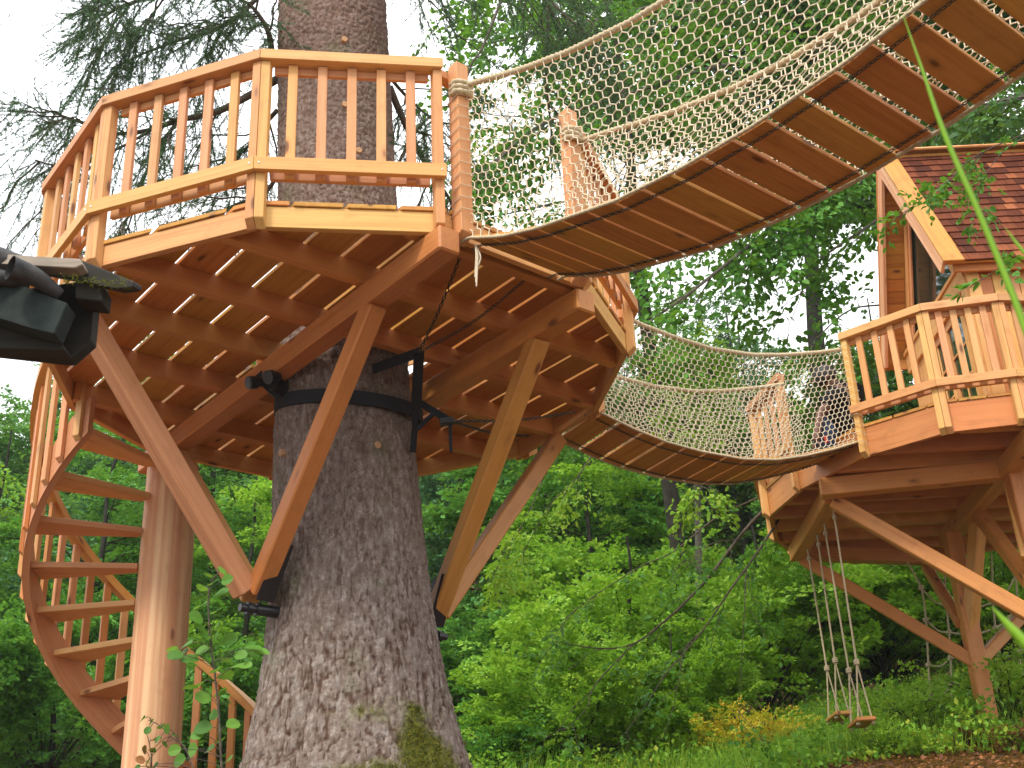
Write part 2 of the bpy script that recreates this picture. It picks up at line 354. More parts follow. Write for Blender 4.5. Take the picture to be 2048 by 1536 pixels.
def deck(T, poly, z0, fh, bd, spacing, jsp, joff, hole=None, jh=.14, jw=.07, matb=MW['plank'], gap=.026, jrange=None, goff=0., jlist=None, mf=None):
    """fascia boards, deck boards along bd, joists across them"""
    n = len(poly); P2 = [np.array(p[:2]) for p in poly]; bd = np.array(bd)/np.linalg.norm(bd); cr = np.array([-bd[1], bd[0]]); c0 = P2[0]
    for i in range(n):
        j = (i+1) % n; e = P2[j]-P2[i]
        prism('fascia_board', seg_quad(poly, i, j, -.045, 0, .0015, .9985), z0, z0+fh, mf or MW['pale'], T, e)
    out = [oc(poly, i, .012) for i in range(n)]
    cs = [p@cr for p in out]; lo = goff+math.floor((min(cs)-goff)/spacing)*spacing; k = lo
    while k < max(cs):
        a, b = k+gap/2, k+spacing-gap/2; k += spacing
        q = clip(clip(out, cr*a, cr), cr*b, -cr)
        if len(q) < 3: continue
        pcs = [q]
        if hole is not None:
            hc, hr = hole; dc = min(abs(hc@cr-a), abs(hc@cr-b)) if not (a < hc@cr < b) else 0
            if dc < hr:
                t = math.sqrt(hr*hr-dc*dc); pcs = [clip(q, hc+bd*t, bd), clip(q, hc-bd*t, -bd)]
        for s in pcs:
            if len(s) < 3: continue
            s = [s[u] for u in range(len(s)) if np.linalg.norm(s[u]-s[u-1]) > .004]
            if len(s) < 3: continue
            dz = random.uniform(-.002, .002)
            prism('deck_board', s, z0+fh+.002+dz, z0+fh+.032+dz, matb, T, bd)
    inner = [oc(poly, i, -.047) for i in range(n)]
    js = [p@bd for p in inner]; k = joff
    while k > min(js)+.2: k -= jsp
    JL = jlist or [k+jsp*u for u in range(40)]
    for k in JL:
        if min(js)+.08 < k < max(js)-.06:
            p = bd*k; lo, hi = line_range(inner, p, cr)
            segs = [(lo, hi)]
            if hole is not None:
                hc, hr = hole; d = abs(hc@bd-k)
                if d < hr:
                    t = math.sqrt(hr*hr-d*d); c = hc@cr; segs = [(lo, c-t), (c+t, hi)]
            for a, b in segs:
                if b-a > .15: beam('joist', [*(p+cr*a), z0+.003+jh/2], [*(p+cr*b), z0+.003+jh/2], jw, jh, MW['red'], T)
def railing(T, poly, i, j, z0, top=1.22, low=(.33, .42), nb=5, first=True, last=True, mp=MW['pale'], mr=MW['pink'], pb=-.02):
    P = [np.array(p[:2]) for p in poly]; A, B = P[i], P[j]; L = np.linalg.norm(B-A); e = (B-A)/L
    c = np.mean(P, 0); nn = np.array([e[1], -e[0]]); nn = nn if nn@(A-c) > 0 else -nn; w = .055/L
    def post(sa, sb, flip):
        q = seg_quad(poly, i, j, .002, .058, sa, sb)
        prism('post', q, z0+pb, z0+top-.074, mp, T, e, vert=True, lowz=[z0+pb, z0+pb, z0+pb+.05, z0+pb+.05])
    if first: post(.0015/L, w, 0)
    if last: post(1-w, 1-.0015/L, 1)
    prism('top_rail', seg_quad(poly, i, j, -.012, .082, .001, .999), z0+top-.072, z0+top, mr, T, e)
    prism('lower_rail', seg_quad(poly, i, j, .06, .098, .001, .999), z0+low[0], z0+low[1], mp, T, e)
    for (a, b) in ((top-.125, top-.075), (low[0]-.005, low[1]-.015)): prism('inner_rail', seg_quad(poly, i, j, -.028, .0, .06, .94), z0+a, z0+b, mr, T, e)
    for k in range(nb):
        s = (k+1)/(nb+1); hw = .029; p = A+(B-A)*s
        q = [p-e*hw+nn*.003, p+e*hw+nn*.003, p+e*hw+nn*.032, p-e*hw+nn*.032]
        prism('baluster', q, z0+low[0]-.01, z0+top-.076, random.choice([mr, mp, mr]), T, e, vert=True, bev=.003)
def screws(T, pts, nrm):
    A = Acc(); nrm = np.array(nrm, float)
    for p in pts:
        p = np.array(p, float); A.tube([p, p+nrm*.003], .005, 6)
        A.add(*disc(p+nrm*.003, nrm, .005))
    return A.build('screw_head', MS['screw'], T)
def disc(c, n, r, k=8):
    n = np.array(n)/np.linalg.norm(n); x, y, z = frame(n); th = np.arange(k)*2*np.pi/k; y = np.array(y); z = np.array(z)
    V = np.vstack([c+r*(np.cos(th)[:, None]*y+np.sin(th)[:, None]*z)]); Fc = [[0, 1, 2, 3], [0, 3, 4, 5], [0, 5, 6, 7]]
    return V, np.array(Fc), V
# ------------------------------------------------------------------ round platform
Z1 = 3.88
PX1 = [(885, 465), (512, 453), (190, 535), (69, 679), (140, 819), (304, 908), (549, 958), (801, 961), (1043, 915), (1194, 827), (1257, 707), (1164, 573)]
PL1 = [atz(*q, Z1)[:2] for q in PX1]
TR = np.array([-1.17, 8.13])            # trunk centre
BD = np.array([-.637, .771]); PR = np.array([-.771, -.637])
T1 = thing('round_platform', 'large round larch platform with railing built around the thick spruce trunk', 'platform', (*TR, 3.9)); 
b0 = np.array([-.38, 6.215]); ND_ = np.array([-BD[1], BD[0]])
deck(T1, PL1, Z1, .14, BD, .265, .5, 0, hole=(TR-np.array([.07, 0]), .50), goff=float(ND_@b0)+.22, jlist=[float(BD@b0)+q for q in (.12, .765, 1.415, 2.015, 2.685, 3.39, 4.06)], gap=.024)
for i in (0, 1, 2, 3): railing(T1, PL1, i, i+1, Z1, nb=5)
for i in (5, 6, 7): railing(T1, PL1, i, i+1, Z1, nb=5)
railing(T1, PL1, 9, 10, Z1, nb=5); railing(T1, PL1, 10, 11, Z1, nb=5)
# gate posts where the upper bridge starts
E = PL1[11]-PL1[0]; E /= np.linalg.norm(E); EN = np.array([E[1], -E[0]]); EN = EN if EN@(PL1[0]-TR) > 0 else -EN
def gate_post(T, p, e, n, z0, z1, w=.09, d=.09, mat=MW['pink']):
    q = [p-e*w/2+n*.004, p+e*w/2+n*.004, p+e*w/2+n*(.004+d), p-e*w/2+n*(.004+d)]
    return prism('gate_post', q, z0, z1, mat, T, e, vert=True, lowz=[z0, z0, z0+.05, z0+.05])
GA = PL1[0]+E*.115; GB = PL1[11]-E*.06
gate_post(T1, GA, E, EN, Z1-.05, Z1+1.235); gate_post(T1, GB, E, EN, Z1-.02, Z1+1.30)
prism('return_rail', [PL1[0]+EN*.0+E*.01, PL1[0]+E*.16, PL1[0]+E*.16-EN*.08, PL1[0]+E*.01-EN*.08], Z1+1.15, Z1+1.205, MW['pink'], T1, E)
# the two carrying beams and the six struts
B1 = np.array([-.38, 6.215]); B2 = np.array([.50, 6.95])
def on(b, t): return b+BD*t
beam('main_beam', [*on(B1, -.10), Z1-.085], [*on(B1, 4.12), Z1-.085], .15, .16, MW['red'], T1, bev=.012)
beam('main_beam', [*on(B2, .0), Z1-.085], [*on(B2, 3.9), Z1-.085], .15, .16, MW['red'], T1, bev=.012)
FL = np.array([-1.70, 7.70, 2.20]); FR = np.array([-.63, 8.62, 2.20])
def strut(T, foot, top, w=.125, mat=MW['red'], **k):
    return beam('strut', foot, top, w, w, mat, T, bev=.01, **k)
def strut_up(f, t):  # orientation keeps the faces square to the beam plane
    return (0, 0, 1)
zt = Z1-.17
strut(T1, FL+[.02, -.02, 0], [*on(B1, .72), zt], e1=.03); strut(T1, FL+[-.02, .03, 0], [*on(B1, 3.55), zt], mat=MW['pale'], e1=.03)
strut(T1, FL+[-.05, -.03, 0], [*(TR+PR*1.98), Z1-.02], mat=MW['pink'], w=.135)
strut(T1, FR+[.0, -.03, 0], [*on(B2, .50), zt], e1=.03); strut(T1, FR+[-.02, .03, 0], [*on(B2, 3.3), zt], e1=.03)
strut(T1, FR+[.03, .03, .05], [*(TR-PR*1.98), Z1-.02])
# steel shoes of the struts
for f, s in ((FL, 1), (FR, -1)):
    d = PR*s
    tb = np.array([*(f[:2]-d*.02), f[2]-.06])
    up_ = (np.array([*on(B1 if s > 0 else B2, .72), zt])-f); up_ /= np.linalg.norm(up_)
    beam('steel_plate', f-np.array([*d, 0])*.066, f+up_*.30-np.array([*d, 0])*.066, .12, .012, MS['black'], T1, bev=.002, up=(-d[0], -d[1], 0))
    A = Acc(); pl = f+np.array([-BD[0], -BD[1], 0])*.075
    q0 = f+np.array([*(-BD*.069), 0]); side = np.array([*(-d), 0])
    beam('steel_plate', q0+side*.035+[0, 0, -.06], q0+side*.035+up_*.34, .012, .125, MS['black'], T1, bev=.002, up=tuple(side))
    p0 = f+np.array([*d, 0])*.10+[0, 0, -.10]; p1 = f-np.array([*d, 0])*.36+[0, 0, -.10]
    for nm, a, b, r in (('bolt', 0, 1, .026), ('bolt_sleeve', .10, .17, .040), ('bolt_sleeve', .24, .62, .038)):
        A = Acc(); a_, b_ = p0+(p1-p0)*a, p0+(p1-p0)*b; A.tube([a_, b_], r, 14); V, Fc, G = tube_arrays([a_, b_], r, 14)
        A.add(*disc(a_, a_-b_, r)); A.add(*disc(b_, b_-a_, r)); o = A.build(nm, MS['black'], T1, smooth=False)
    screws(T1, [q0+side*.05+np.array([*(-BD*.008), 0])+up_*k for k in (.04, .12, .20, .28)], [*(-BD), 0])
# screws in posts and lower rails
pts = []
for i in range(5):
    for d in (-.03, .03):
        c = oc(PL1, i, .099); a = PL1[i+1]-PL1[i] if d > 0 else PL1[i-1]-PL1[i]; a = a/np.linalg.norm(a)
        if i == 0 and d < 0: continue
        pts.append(([*(c+a*abs(d)), Z1+.375]))
screws(T1, pts, [0, -1, 0])
# ------------------------------------------------------------------ spiral stair
CC = np.array([-2.75, 9.22]); RS = 1.0
T2 = thing('spiral_staircase', 'larch spiral staircase winding round a thick round post up to the platform', 'staircase', (*CC, .6))
A = Acc(); zz = np.linspace(.35, Z1-.165, 60); th = np.linspace(0, 2*np.pi, 49)[:-1]
rad = .208-.010*(zz-.35)/3.4
P = np.stack([np.full(60, CC[0]+.015), np.full(60, CC[1]), zz], 1); V, Fc, G = tube_arrays(P, rad, 48); A.add(V, Fc, G); column = A.build('column', MW['col'], T2)
tk = lambda k: R(-116-17.6*k); zk = lambda k: 3.70-.268*k
def hel(q, r, dz=0): a = tk(q); return np.array([CC[0]+r*math.cos(a), CC[1]+r*math.sin(a), zk(q)+dz])
for k in range(0, 15):
    a = tk(k); z = zk(k)
    if z < .5: break
    d = np.array([math.cos(a), math.sin(a)]); tn = np.array([math.sin(a), -math.cos(a)])*-1   # tread widens outward
    pts = [CC+d*.19+tn*.05, CC+d*(RS-.037)+tn*.07, CC+d*(RS-.06)-tn*.27, CC+d*.19-tn*.07]
    prism('tread', pts, z-.045, z, MW['pink'], T2, d, bev=.004)
    if k in (8, 9, 10): prism('riser', [CC+d*.19-tn*.05, CC+d*(RS-.06)-tn*.22, CC+d*(RS-.06)-tn*.245, CC+d*.19-tn*.07], z-.2, z-.047, MW['red'], T2, d)
def helix_band(name, r0, r1, za, zb, q0, q1, mat, n=110):
    V = []; G = []; s = 0
    for t in np.linspace(q0, q1, n):
        for r_, dz in ((r0, za), (r1, za), (r1, zb), (r0, zb)):
            p = hel(t, r_, dz); V.append(p); G.append((t*.40, r_, dz))
    V = np.array(V); Fc = []
    for i in range(n-1):
        for j in range(4): Fc.append((i*4+j, i*4+(j+1) % 4, i*4+4+(j+1) % 4, i*4+4+j))
    Fc += [(0, 3, 2, 1), (n*4-4, n*4-3, n*4-2, n*4-1)]
    A = Acc(); A.add(V, np.array(Fc), np.array(G)); return A.build(name, mat, T2, smooth=False)
helix_band('stringer', RS-.035, RS+.018, -.17, .13, -.35, 12.5, MW['pink'])
helix_band('handrail', RS+.0, RS+.095, 1.02, 1.10, -.35, 12.5, MW['red'])
for q in np.arange(-.1, 12.6, .5):
    a = tk(q); d = np.array([math.cos(a), math.sin(a)]); tn = np.array([-d[1], d[0]]); p = CC+d*(RS+.021); z = zk(q)
    prism('baluster', [p-tn*.03, p+tn*.03, p+tn*.03+d*.032, p-tn*.03+d*.032], z-.15, z+1.02, random.choice([MW['red'], MW['pink']]), T2, d, vert=True, lowz=[z-.15, z-.15, z-.12, z-.12])
# ------------------------------------------------------------------ chains, ropes, nets
def chain(name, P, mat=MS['chain'], parent=None, wire=.0035, ln=.034, wd=.022):
    P = np.asarray(P, float); s = np.concatenate([[0], np.cumsum(np.linalg.norm(np.diff(P, axis=0), axis=1))]); L = s[-1]; pitch = ln-2*wire-.002; n = int(L/pitch); A = Acc()
    a = np.linspace(0, 2*np.pi, 11)[:-1]; b = np.linspace(0, 2*np.pi, 5)[:-1]
    for k in range(n):
        c = np.array([np.interp((k+.5)*pitch, s, P[:, q]) for q in range(3)]); c2 = np.array([np.interp(min(L, (k+.8)*pitch), s, P[:, q]) for q in range(3)])
        t = c2-c; nn = np.linalg.norm(t); t = t/nn if nn > 1e-6 else T_
        T_ = t; x, y, z = [np.array(v) for v in frame(t)]
        if k % 2: y, z = z, -y
        cx = np.cos(a)*(ln/2-wire); cy = np.sin(a)*(wd/2-wire)
        ctr = c+cx[:, None]*x+cy[:, None]*y; rd = np.cos(a)[:, None]*x+np.sin(a)[:, None]*y
        V = ctr[:, None, :]+wire*(np.cos(b)[None, :, None]*rd[:, None, :]+np.sin(b)[None, :, None]*z)
        i = np.arange(10)[:, None]*4; i2 = ((np.arange(10)+1) % 10)[:, None]*4; j = np.arange(4)[None, :]; j2 = (j+1) % 4
        A.add(V.reshape(-1, 3), np.stack([i+j, i2+j, i2+j2, i+j2], -1).reshape(-1, 4))
    return A.build(name, mat, parent)
def twisted(name, P, r, mat=MS['rope'], parent=None, pitch=None, step=.012):
    P = np.asarray(P, float); L = np.linalg.norm(np.diff(P, axis=0), axis=1).sum(); P = smooth_path(P, max(8, int(L/step))); A = Acc()
    A.tube(P, r, 12, lobes=3, pitch=pitch or r*10); return A.build(name, mat, parent)
def segs_mesh(name, S, r, mat, parent, k=4):
    S = np.asarray(S, float); a = S[:, 0]; b = S[:, 1]; t = b-a; t /= np.linalg.norm(t, axis=1)[:, None]+1e-9
    u = np.where(np.abs(t[:, 2:3]) < .9, np.array([[0, 0, 1.]]), np.array([[1., 0, 0]])); y = np.cross(u, t); y /= np.linalg.norm(y, axis=1)[:, None]; z = np.cross(t, y)
    th = np.arange(k)*2*np.pi/k; o = r*(np.cos(th)[None, :, None]*y[:, None]+np.sin(th)[None, :, None]*z[:, None])
    V = np.concatenate([a[:, None]+o-t[:, None]*r*.6, b[:, None]+o+t[:, None]*r*.6], 1).reshape(-1, 3); n = len(S)
    i = np.arange(n)[:, None]*2*k; j = np.arange(k)[None]; j2 = (j+1) % k
    me = npmesh(name, V, np.stack([i+j, i+j2, i+k+j2, i+k+j], -1).reshape(-1, 4), True); return link(name, me, Matrix.Identity(4), parent, mat)
def net(name, PT, parent, r=.0036, mat=MS['twine']):
    """PT: grid (columns, rows, 3) of knots of a honeycomb net"""
    nu, nv = PT.shape[:2]; S = []
    def pos(i, j):
        par = (i+j) % 2; f = .14 if par == 0 else -.14; jj = j+f
        jj = min(max(jj, 0), nv-1.001); q = int(jj); t = jj-q
        return PT[i, q]*(1-t)+PT[i, min(q+1, nv-1)]*t
    for j in range(nv):
        for i in range(nu):
            if i < nu-1: S.append((pos(i, j), pos(i+1, j)))
            if j < nv-1 and (i+j) % 2 == 0: S.append((pos(i, j), pos(i, j+1)))
    A = np.array(S); return segs_mesh(name, A, r, mat, parent)
def bridge(T, A0, B0, u, L, zd, zr, wid, pitch, thick=.03, ends=True, sway=.03, cell=.034, plankgaps=None, ro=.1, ex=0., rows=20):
    cR = lambda s_: W_+ro+ex*math.exp(-max(0, s_)/.45)
    """A0/B0: left and right start points in plan, u direction, zd(s) height of the plank undersides, zr(s) rope height"""
    u = np.array(u); w = (np.array(B0)-np.array(A0)); w = w-u*(w@u); W_ = np.linalg.norm(w); w /= W_
    def pt(s, c, z): p = np.array(A0)+u*s+w*c; return np.array([p[0], p[1], z])
    s = .02; 
    while s < L:
        gp = .012+.022*min(1, s/2.6) if plankgaps is None else plankgaps
        s1 = s+pitch-gp; za, zb = zd(s), zd(s1)
        beam('plank', pt(s, W_/2, za+thick/2), pt(s1, W_/2, zb+thick/2), 1, 1, MW['plank'], T) if False else None
        c = (pt(s, W_/2, za+thick/2)+pt(s1, W_/2, zb+thick/2))/2; sl = (zb-za)/(s1-s)
        ux = Vector((w[0], w[1], 0)); uy = Vector((u[0], u[1], sl)).normalized(); uz = ux.cross(uy); 
        if uz.z < 0: uz = -uz; ux = -ux
        uy = uz.cross(ux)
        bm = bmesh.new(); bmesh.ops.create_cube(bm, size=1); ej = random.uniform(-.012, .012)
        for v in bm.verts: v.co = (v.co.x*(W_+.04+ej), v.co.y*(s1-s), v.co.z*thick)
        me = bm_finish('plank', bm, .004)
        link('plank', me, Matrix(((ux[0], uy[0], uz[0], c[0]), (ux[1], uy[1], uz[1], c[1]), (ux[2], uy[2], uz[2], c[2]), (0, 0, 0, 1))), T, MW['plank'])
        s += pitch
    ss = np.linspace(-.06, L, 60)
    for c in (.05, W_-.05): chain('chain', [pt(q, c, zd(max(q, 0))-.012) for q in ss], parent=T)
    for c in (-.035, W_+.035): twisted('edge_rope', [pt(q, c, zd(max(q, 0))+.005) for q in ss], .011, parent=T)
    sr = np.linspace(-.04, L, 30)
    for c in (lambda s_: -.02, cR): twisted('hand_rope', [pt(q, c(q), zr(q)) for q in sr], .021, parent=T, pitch=.12)
    nu = int(L/cell); bot = int(W_/.06); us = np.linspace(-.02, L, nu)
    G = np.zeros((nu, rows*2+bot, 3))
    for i, q in enumerate(us):
        for j in range(rows):
            t = j/(rows-1); z = zr(q)*(1-t)+(zd(q)+.004)*t; sag = .035*math.sin(math.pi*t)
            G[i, j] = pt(q+.01*math.sin(q*9+j*.3), -.03+sag+.004*math.sin(q*13+j*.5), z)
            G[i, rows*2+bot-1-j] = pt(q+.01*math.sin(q*8+j*.4), W_+.03+(cR(q)-W_-.03)*(1-t)-sag+.004*math.sin(q*11+j*.5), z)
        for j in range(bot): G[i, rows+j] = pt(q, -.03+(W_+.06)*(j+.5)/bot, zd(q)+thick+.008)
    G += rng.normal(0, .0020, G.shape); net('rope_net', G, T)
    return pt
W1 = thing('rope_bridge', 'long plank rope bridge rising from the round platform out over the camera at upper right', 'bridge', (*GA, Z1), 'suspended plank bridges with rope nets')
zd1 = lambda s: float(np.interp(s, [-.2, 0, .3, .6, 1.2, 1.65, 2.1, 2.6, 3.07, 3.6, 4.2, 5], [3.93, 3.84, 3.70, 3.60, 3.455, 3.40, 3.38, 3.40, 3.455, 3.56, 3.73, 4.0]))
zr1 = lambda s: float(np.interp(s, [-.2, .0, .12, .56, .95, 1.42, 1.78, 2.2, 2.7, 3.2, 3.8, 5], [5.04, 4.96, 4.91, 4.725, 4.59, 4.47, 4.42, 4.40, 4.43, 4.52, 4.7, 5.2]))
A1_ = PL1[0]+E*.155+EN*.08; B1_ = A1_+E*.69
bridge(W1, A1_, B1_, EN, 4.6, zd1, zr1, .95, .196, ro=.16, ex=.12)
W2 = thing('rope_bridge', 'sagging plank rope bridge hung between the round platform and the cabin platform', 'bridge', (.66, 8.97, 4.0), 'suspended plank bridges with rope nets')
Z2 = 3.95
PX2 = [(2048, 847), (1894, 865), (1728, 914), (1601, 979), (1537, 1034), (1549, 1081), (1588, 1112), (1712, 1125), (1842, 1119), (2021, 1099)]
PL2 = [atz(*q, Z2)[:2] for q in PX2]+[np.array(p) for p in ((6.4, 13.3), (6.9, 12.4), (6.9, 11.3), (6.4, 10.4), (5.5, 9.95))]
C10 = PL1[9]; C9 = PL1[8]; Q2, Q3 = PL2[2], PL2[3]
mid0 = (C10+C9)/2; mid1 = (Q2+Q3)/2; ub = mid1-mid0; LB = np.linalg.norm(ub); ub /= LB; wb = np.array([-ub[1], ub[0]])
n0 = C10-C9; hw = .47
ub = (Q2-C10)/np.linalg.norm(Q2-C10); LB = np.linalg.norm(Q2-C10); wb = np.array([-ub[1], ub[0]]); A2_ = C10+wb*.035; B2_ = A2_+wb*.56
zd2 = lambda s: float(np.interp(s, [-.2, 0, .35, .65, 1.0, 1.43, 1.8, 2.14, 2.5, 2.86, 3.4], [3.96, 3.90, 3.80, 3.74, 3.71, 3.71, 3.76, 3.85, 3.97, 4.11, 4.25]))
zr2 = lambda s: float(np.interp(s, [-.2, 0, .54, .9, 1.25, 1.7, 2.08, 2.5, 2.93, 3.4], [4.98, 4.93, 4.79, 4.74, 4.715, 4.745, 4.82, 4.93, 5.06, 5.2]))
pt2 = bridge(W2, A2_, B2_, ub, LB-.02, zd2, zr2, .94, .21, plankgaps=.022, ro=.25, ex=.22, cell=.031, rows=21)
# lashings on gate posts
def lashing(T, c, e, n, w, d, z0, z1, turns, r=.0035, mat=MS['twine'], skew=.04):
    S = []
    for k in range(turns):
        z = z0+(z1-z0)*k/max(1, turns-1); P = []
        for a, b, dz in ((-w, 0, 0), (w, 0, skew/2), (w, d, skew), (-w, d, skew/2), (-w, 0, 0)): P.append(np.array([*(c+e*a+n*b), z+dz]))
        S += [(P[i], P[i+1]) for i in range(4)]
    return segs_mesh('lashing', S, r, mat, T)
lashing(W1, GA, E, EN, .052, .105, Z1+.12, Z1+.95, 11)
def coil(T, c, e, n, w, d, z, turns=3, r=.019):
    for k in range(turns):
        zz = z+(k-turns/2)*.036
        twisted('rope_coil', [[*(c+e*a+n*b), zz+q] for a, b, q in ((-w, .05, 0), (-w, d, .004), (0, d+.02, .008), (w, d, .012), (w, .05, .016), (w, .0, .02))], r, parent=T, pitch=.12)
coil(W1, GA, E, EN, .06, .10, Z1+1.04); coil(W1, GB, E, EN, .06, .10, Z1+1.10)
# frayed rope tail at the foot of the gate post
tw = A1_
for k in range(5):
    a = random.uniform(-.03, .03)
    tube('rope_tail', [[tw[0]+.02, tw[1]-.02, Z1-.08], [tw[0]+.02+a, tw[1]-.03, Z1-.17], [tw[0]+.01+a*.6, tw[1]-.02, Z1-.24-.03*k]], .0055, MS['twine'], W1, 5, 8)
for gq, e_, n_ in ((C10, (C9-C10)/np.linalg.norm(C9-C10), ub), (C9, (C10-C9)/np.linalg.norm(C9-C10), ub)):
    n_ = np.array([e_[1], -e_[0]]); n_ = n_ if n_@ub > 0 else -n_
    gate_post(T1, gq+e_*.06, e_, n_, Z1-.03, Z1+1.16, mat=MW['red'])
# ------------------------------------------------------------------ cabin platform
T3 = thing('cabin_platform', 'larch platform with railing carrying the shingled cabin, propped on slanting struts', 'platform', (4.4, 11.8, 4.0))
deck(T3, PL2, Z2, .27, (0, 1), .24, .42, 10.35, jh=.18, gap=.014, mf=MW['red'])
n2 = len(PL2)
for i in (0, 1): railing(T3, PL2, i, i+1, Z2, nb=4, low=(.40, .475))
for i in (3, 4): railing(T3, PL2, i, i+1, Z2, nb=4, low=(.40, .475))
for i in (5, 6, 7, 8): railing(T3, PL2, i, i+1, Z2, nb=4, low=(.40, .475))
railing(T3, PL2, n2-1, 0, Z2, nb=7, low=(.40, .475))
lashing(W2, Q2-(Q3-Q2)/np.linalg.norm(Q3-Q2)*.03, (Q3-Q2)/np.linalg.norm(Q3-Q2), -ub, .05, .07, Z2+.1, Z2+1.05, 12)
za = 3.86
beamz = lambda px, py: atz(px, py, za)
bX0, bX1 = beamz(1640, 978), beamz(2075, 935); bB1 = beamz(1592, 1108); bD0, bD1 = beamz(2090, 845), beamz(1892, 1080)
beam('main_beam', bX0, bX1, .15, .17, MW['red'], T3, bev=.008)
beam('main_beam', beamz(1662, 990), bB1, .15, .168, MW['red'], T3, bev=.008)
beam('main_beam', bD0, bD1, .15, .166, MW['red'], T3, bev=.008)
beam('main_beam', bB1+[0, 0, .01], beamz(1870, 1118)+[0, 0, .01], .13, .15, MW['red'], T3, bev=.008)
BX, BY = 4.46, 12.3
pz = lambda px, py, y: aty(px, py, y)
pole_b = pz(1985, 1478, BY); pj = pz(1950, 1325, BY)
beam('pole', [pole_b[0], BY, pole_b[2]-.5], [pole_b[0], BY, 3.80], .155, .155, MW['red'], T3, bev=.01, up=(0, 1, 0))
strut(T3, pj, beamz(1604, 1106)-[0, 0, .07], w=.125)
S1b = aty(2085, 1243, 10.6)
strut(T3, S1b, beamz(1665, 990)-[0, 0, .07], w=.135)
strut(T3, pz(1940, 1262, BY), beamz(1955, 1030)-[0, 0, .04], w=.13)
strut(T3, pz(1932, 1245, BY)+[-.03, .05, 0], beamz(1850, 1125)-[0, 0, .04], w=.10)
strut(T3, pz(1958, 1320, BY)+[.02, 0, 0], [5.6, 12.7, 3.4], w=.11)
beam('pole', [S1b[0]+.05, 10.6, 1.2], [S1b[0]+.05, 10.6, 3.8], .155, .155, MW['red'], T3, bev=.01, up=(0, 1, 0))
strut(T3, [S1b[0]+.02, 10.65, 2.75], beamz(1955, 1018)-[0, 0, .04], w=.12)
strut(T3, [S1b[0], 10.6, 3.0], beamz(2016, 945)-[0, 0, .04], w=.12)
# ------------------------------------------------------------------ cabin
XG, XW, YN, YF, YE, YR, ZE, ZR = 4.12, 4.36, 10.36, 12.32, 10.18, 11.34, 5.80, 7.80
ZD = Z2+.304; XE = 6.5
T4 = thing('cabin', 'small larch treehouse cabin with steep red shingle roof on the right platform', 'cabin', (5.4, 11.3, ZD))
slope = (ZR-ZE)/(YR-YE)
def roofz(y): return ZR-slope*abs(y-YR)
# gable wall: framed panel with real openings
def slab(name, yz, x0, x1, mat, bev=.003, parent=T4, gx='z'):
    bm = bmesh.new(); c = np.mean(yz, 0); lo = [bm.verts.new((x0-(x0+x1)/2, p[0]-c[0], p[1]-c[1])) for p in yz]; hi = [bm.verts.new((x1-(x0+x1)/2, p[0]-c[0], p[1]-c[1])) for p in yz]
    n = len(yz); bm.faces.new(lo[::-1]); bm.faces.new(hi)
    for i in range(n): bm.faces.new((lo[i], lo[(i+1) % n], hi[(i+1) % n], hi[i]))
    if bev: bmesh.ops.bevel(bm, geom=list(bm.edges), offset=bev, segments=1, affect='EDGES', clamp_overlap=True)
    bmesh.ops.recalc_face_normals(bm, faces=bm.faces); me = bpy.data.meshes.new(name); bm.to_mesh(me); bm.free()
    e = np.array([p for p in yz]); d = max(((e[i]-e[i-1]) for i in range(n)), key=lambda v: np.linalg.norm(v)); d = d/np.linalg.norm(d)
    G = np.array([v.co[:] for v in me.vertices]); gcattr(me, np.stack([G[:, 1]*d[0]+G[:, 2]*d[1], G[:, 0], -G[:, 1]*d[1]+G[:, 2]*d[0]], 1))
    return link(name, me, Matrix.Translation(Vector(((x0+x1)/2, float(c[0]), float(c[1])))), parent, mat)
ZB = 5.62     # band at eave height
# wall body (end and long walls), thin boards
slab('wall', [(YN+.02, ZD), (YN+.16, ZD), (YN+.16, ZB), (YN+.02, ZB)], XW, XW+.08, MW['pale'])
slab('wall', [(YF-.55, ZD), (YF-.02, ZD), (YF-.02, ZB), (YF-.55, ZB)], XW, XW+.08, MW['pale'])
slab('wall', [(YN+.02, ZB+.2), (YN+.10, ZB+.2), (YR, ZR-.22), (YR, ZR-.08), (YN+.0, roofz(YN)-.07)], XW+.002, XW+.08, MW['pale'])
slab('wall', [(YR+.001, ZR-.08), (YR+.001, ZR-.22), (YF-.10, ZB+.2), (YF-.02, ZB+.2), (YF, roofz(YF)-.07)], XW+.002, XW+.08, MW['pale'])
slab('eave_band', [(YN-.0, ZB), (YF+.0, ZB), (YF+.0, ZB+.2), (YN-.0, ZB+.2)], XW-.035, XW+.085, MW['pink'])
slab('eave_band', [(YN-.01, ZB+.203), (YF+.01, ZB+.203), (YF-.02, ZB+.245), (YN+.02, ZB+.245)], XW-.055, XW-.0, MW['pale'])
# gable window
slab('window', [(YN+.16, ZB+.25), (YF-.16, ZB+.25), (YR, ZR-.34)], XW+.030, XW+.036, MS['glass'], 0)
for sgn in (-1, 1):
    y0 = YR+sgn*(YR-YN-.12); slab('window_trim', [(y0, ZB+.246), (y0-sgn*.09, ZB+.246), (YR, ZR-.40), (YR, ZR-.22)], XW-.028, XW+.0, MW['pale'])
    slab('window_trim', [(y0-sgn*.095, ZB+.246), (y0-sgn*.15, ZB+.246), (YR, ZR-.52), (YR, ZR-.405)], XW-.012, XW+.012, MW['pink'])
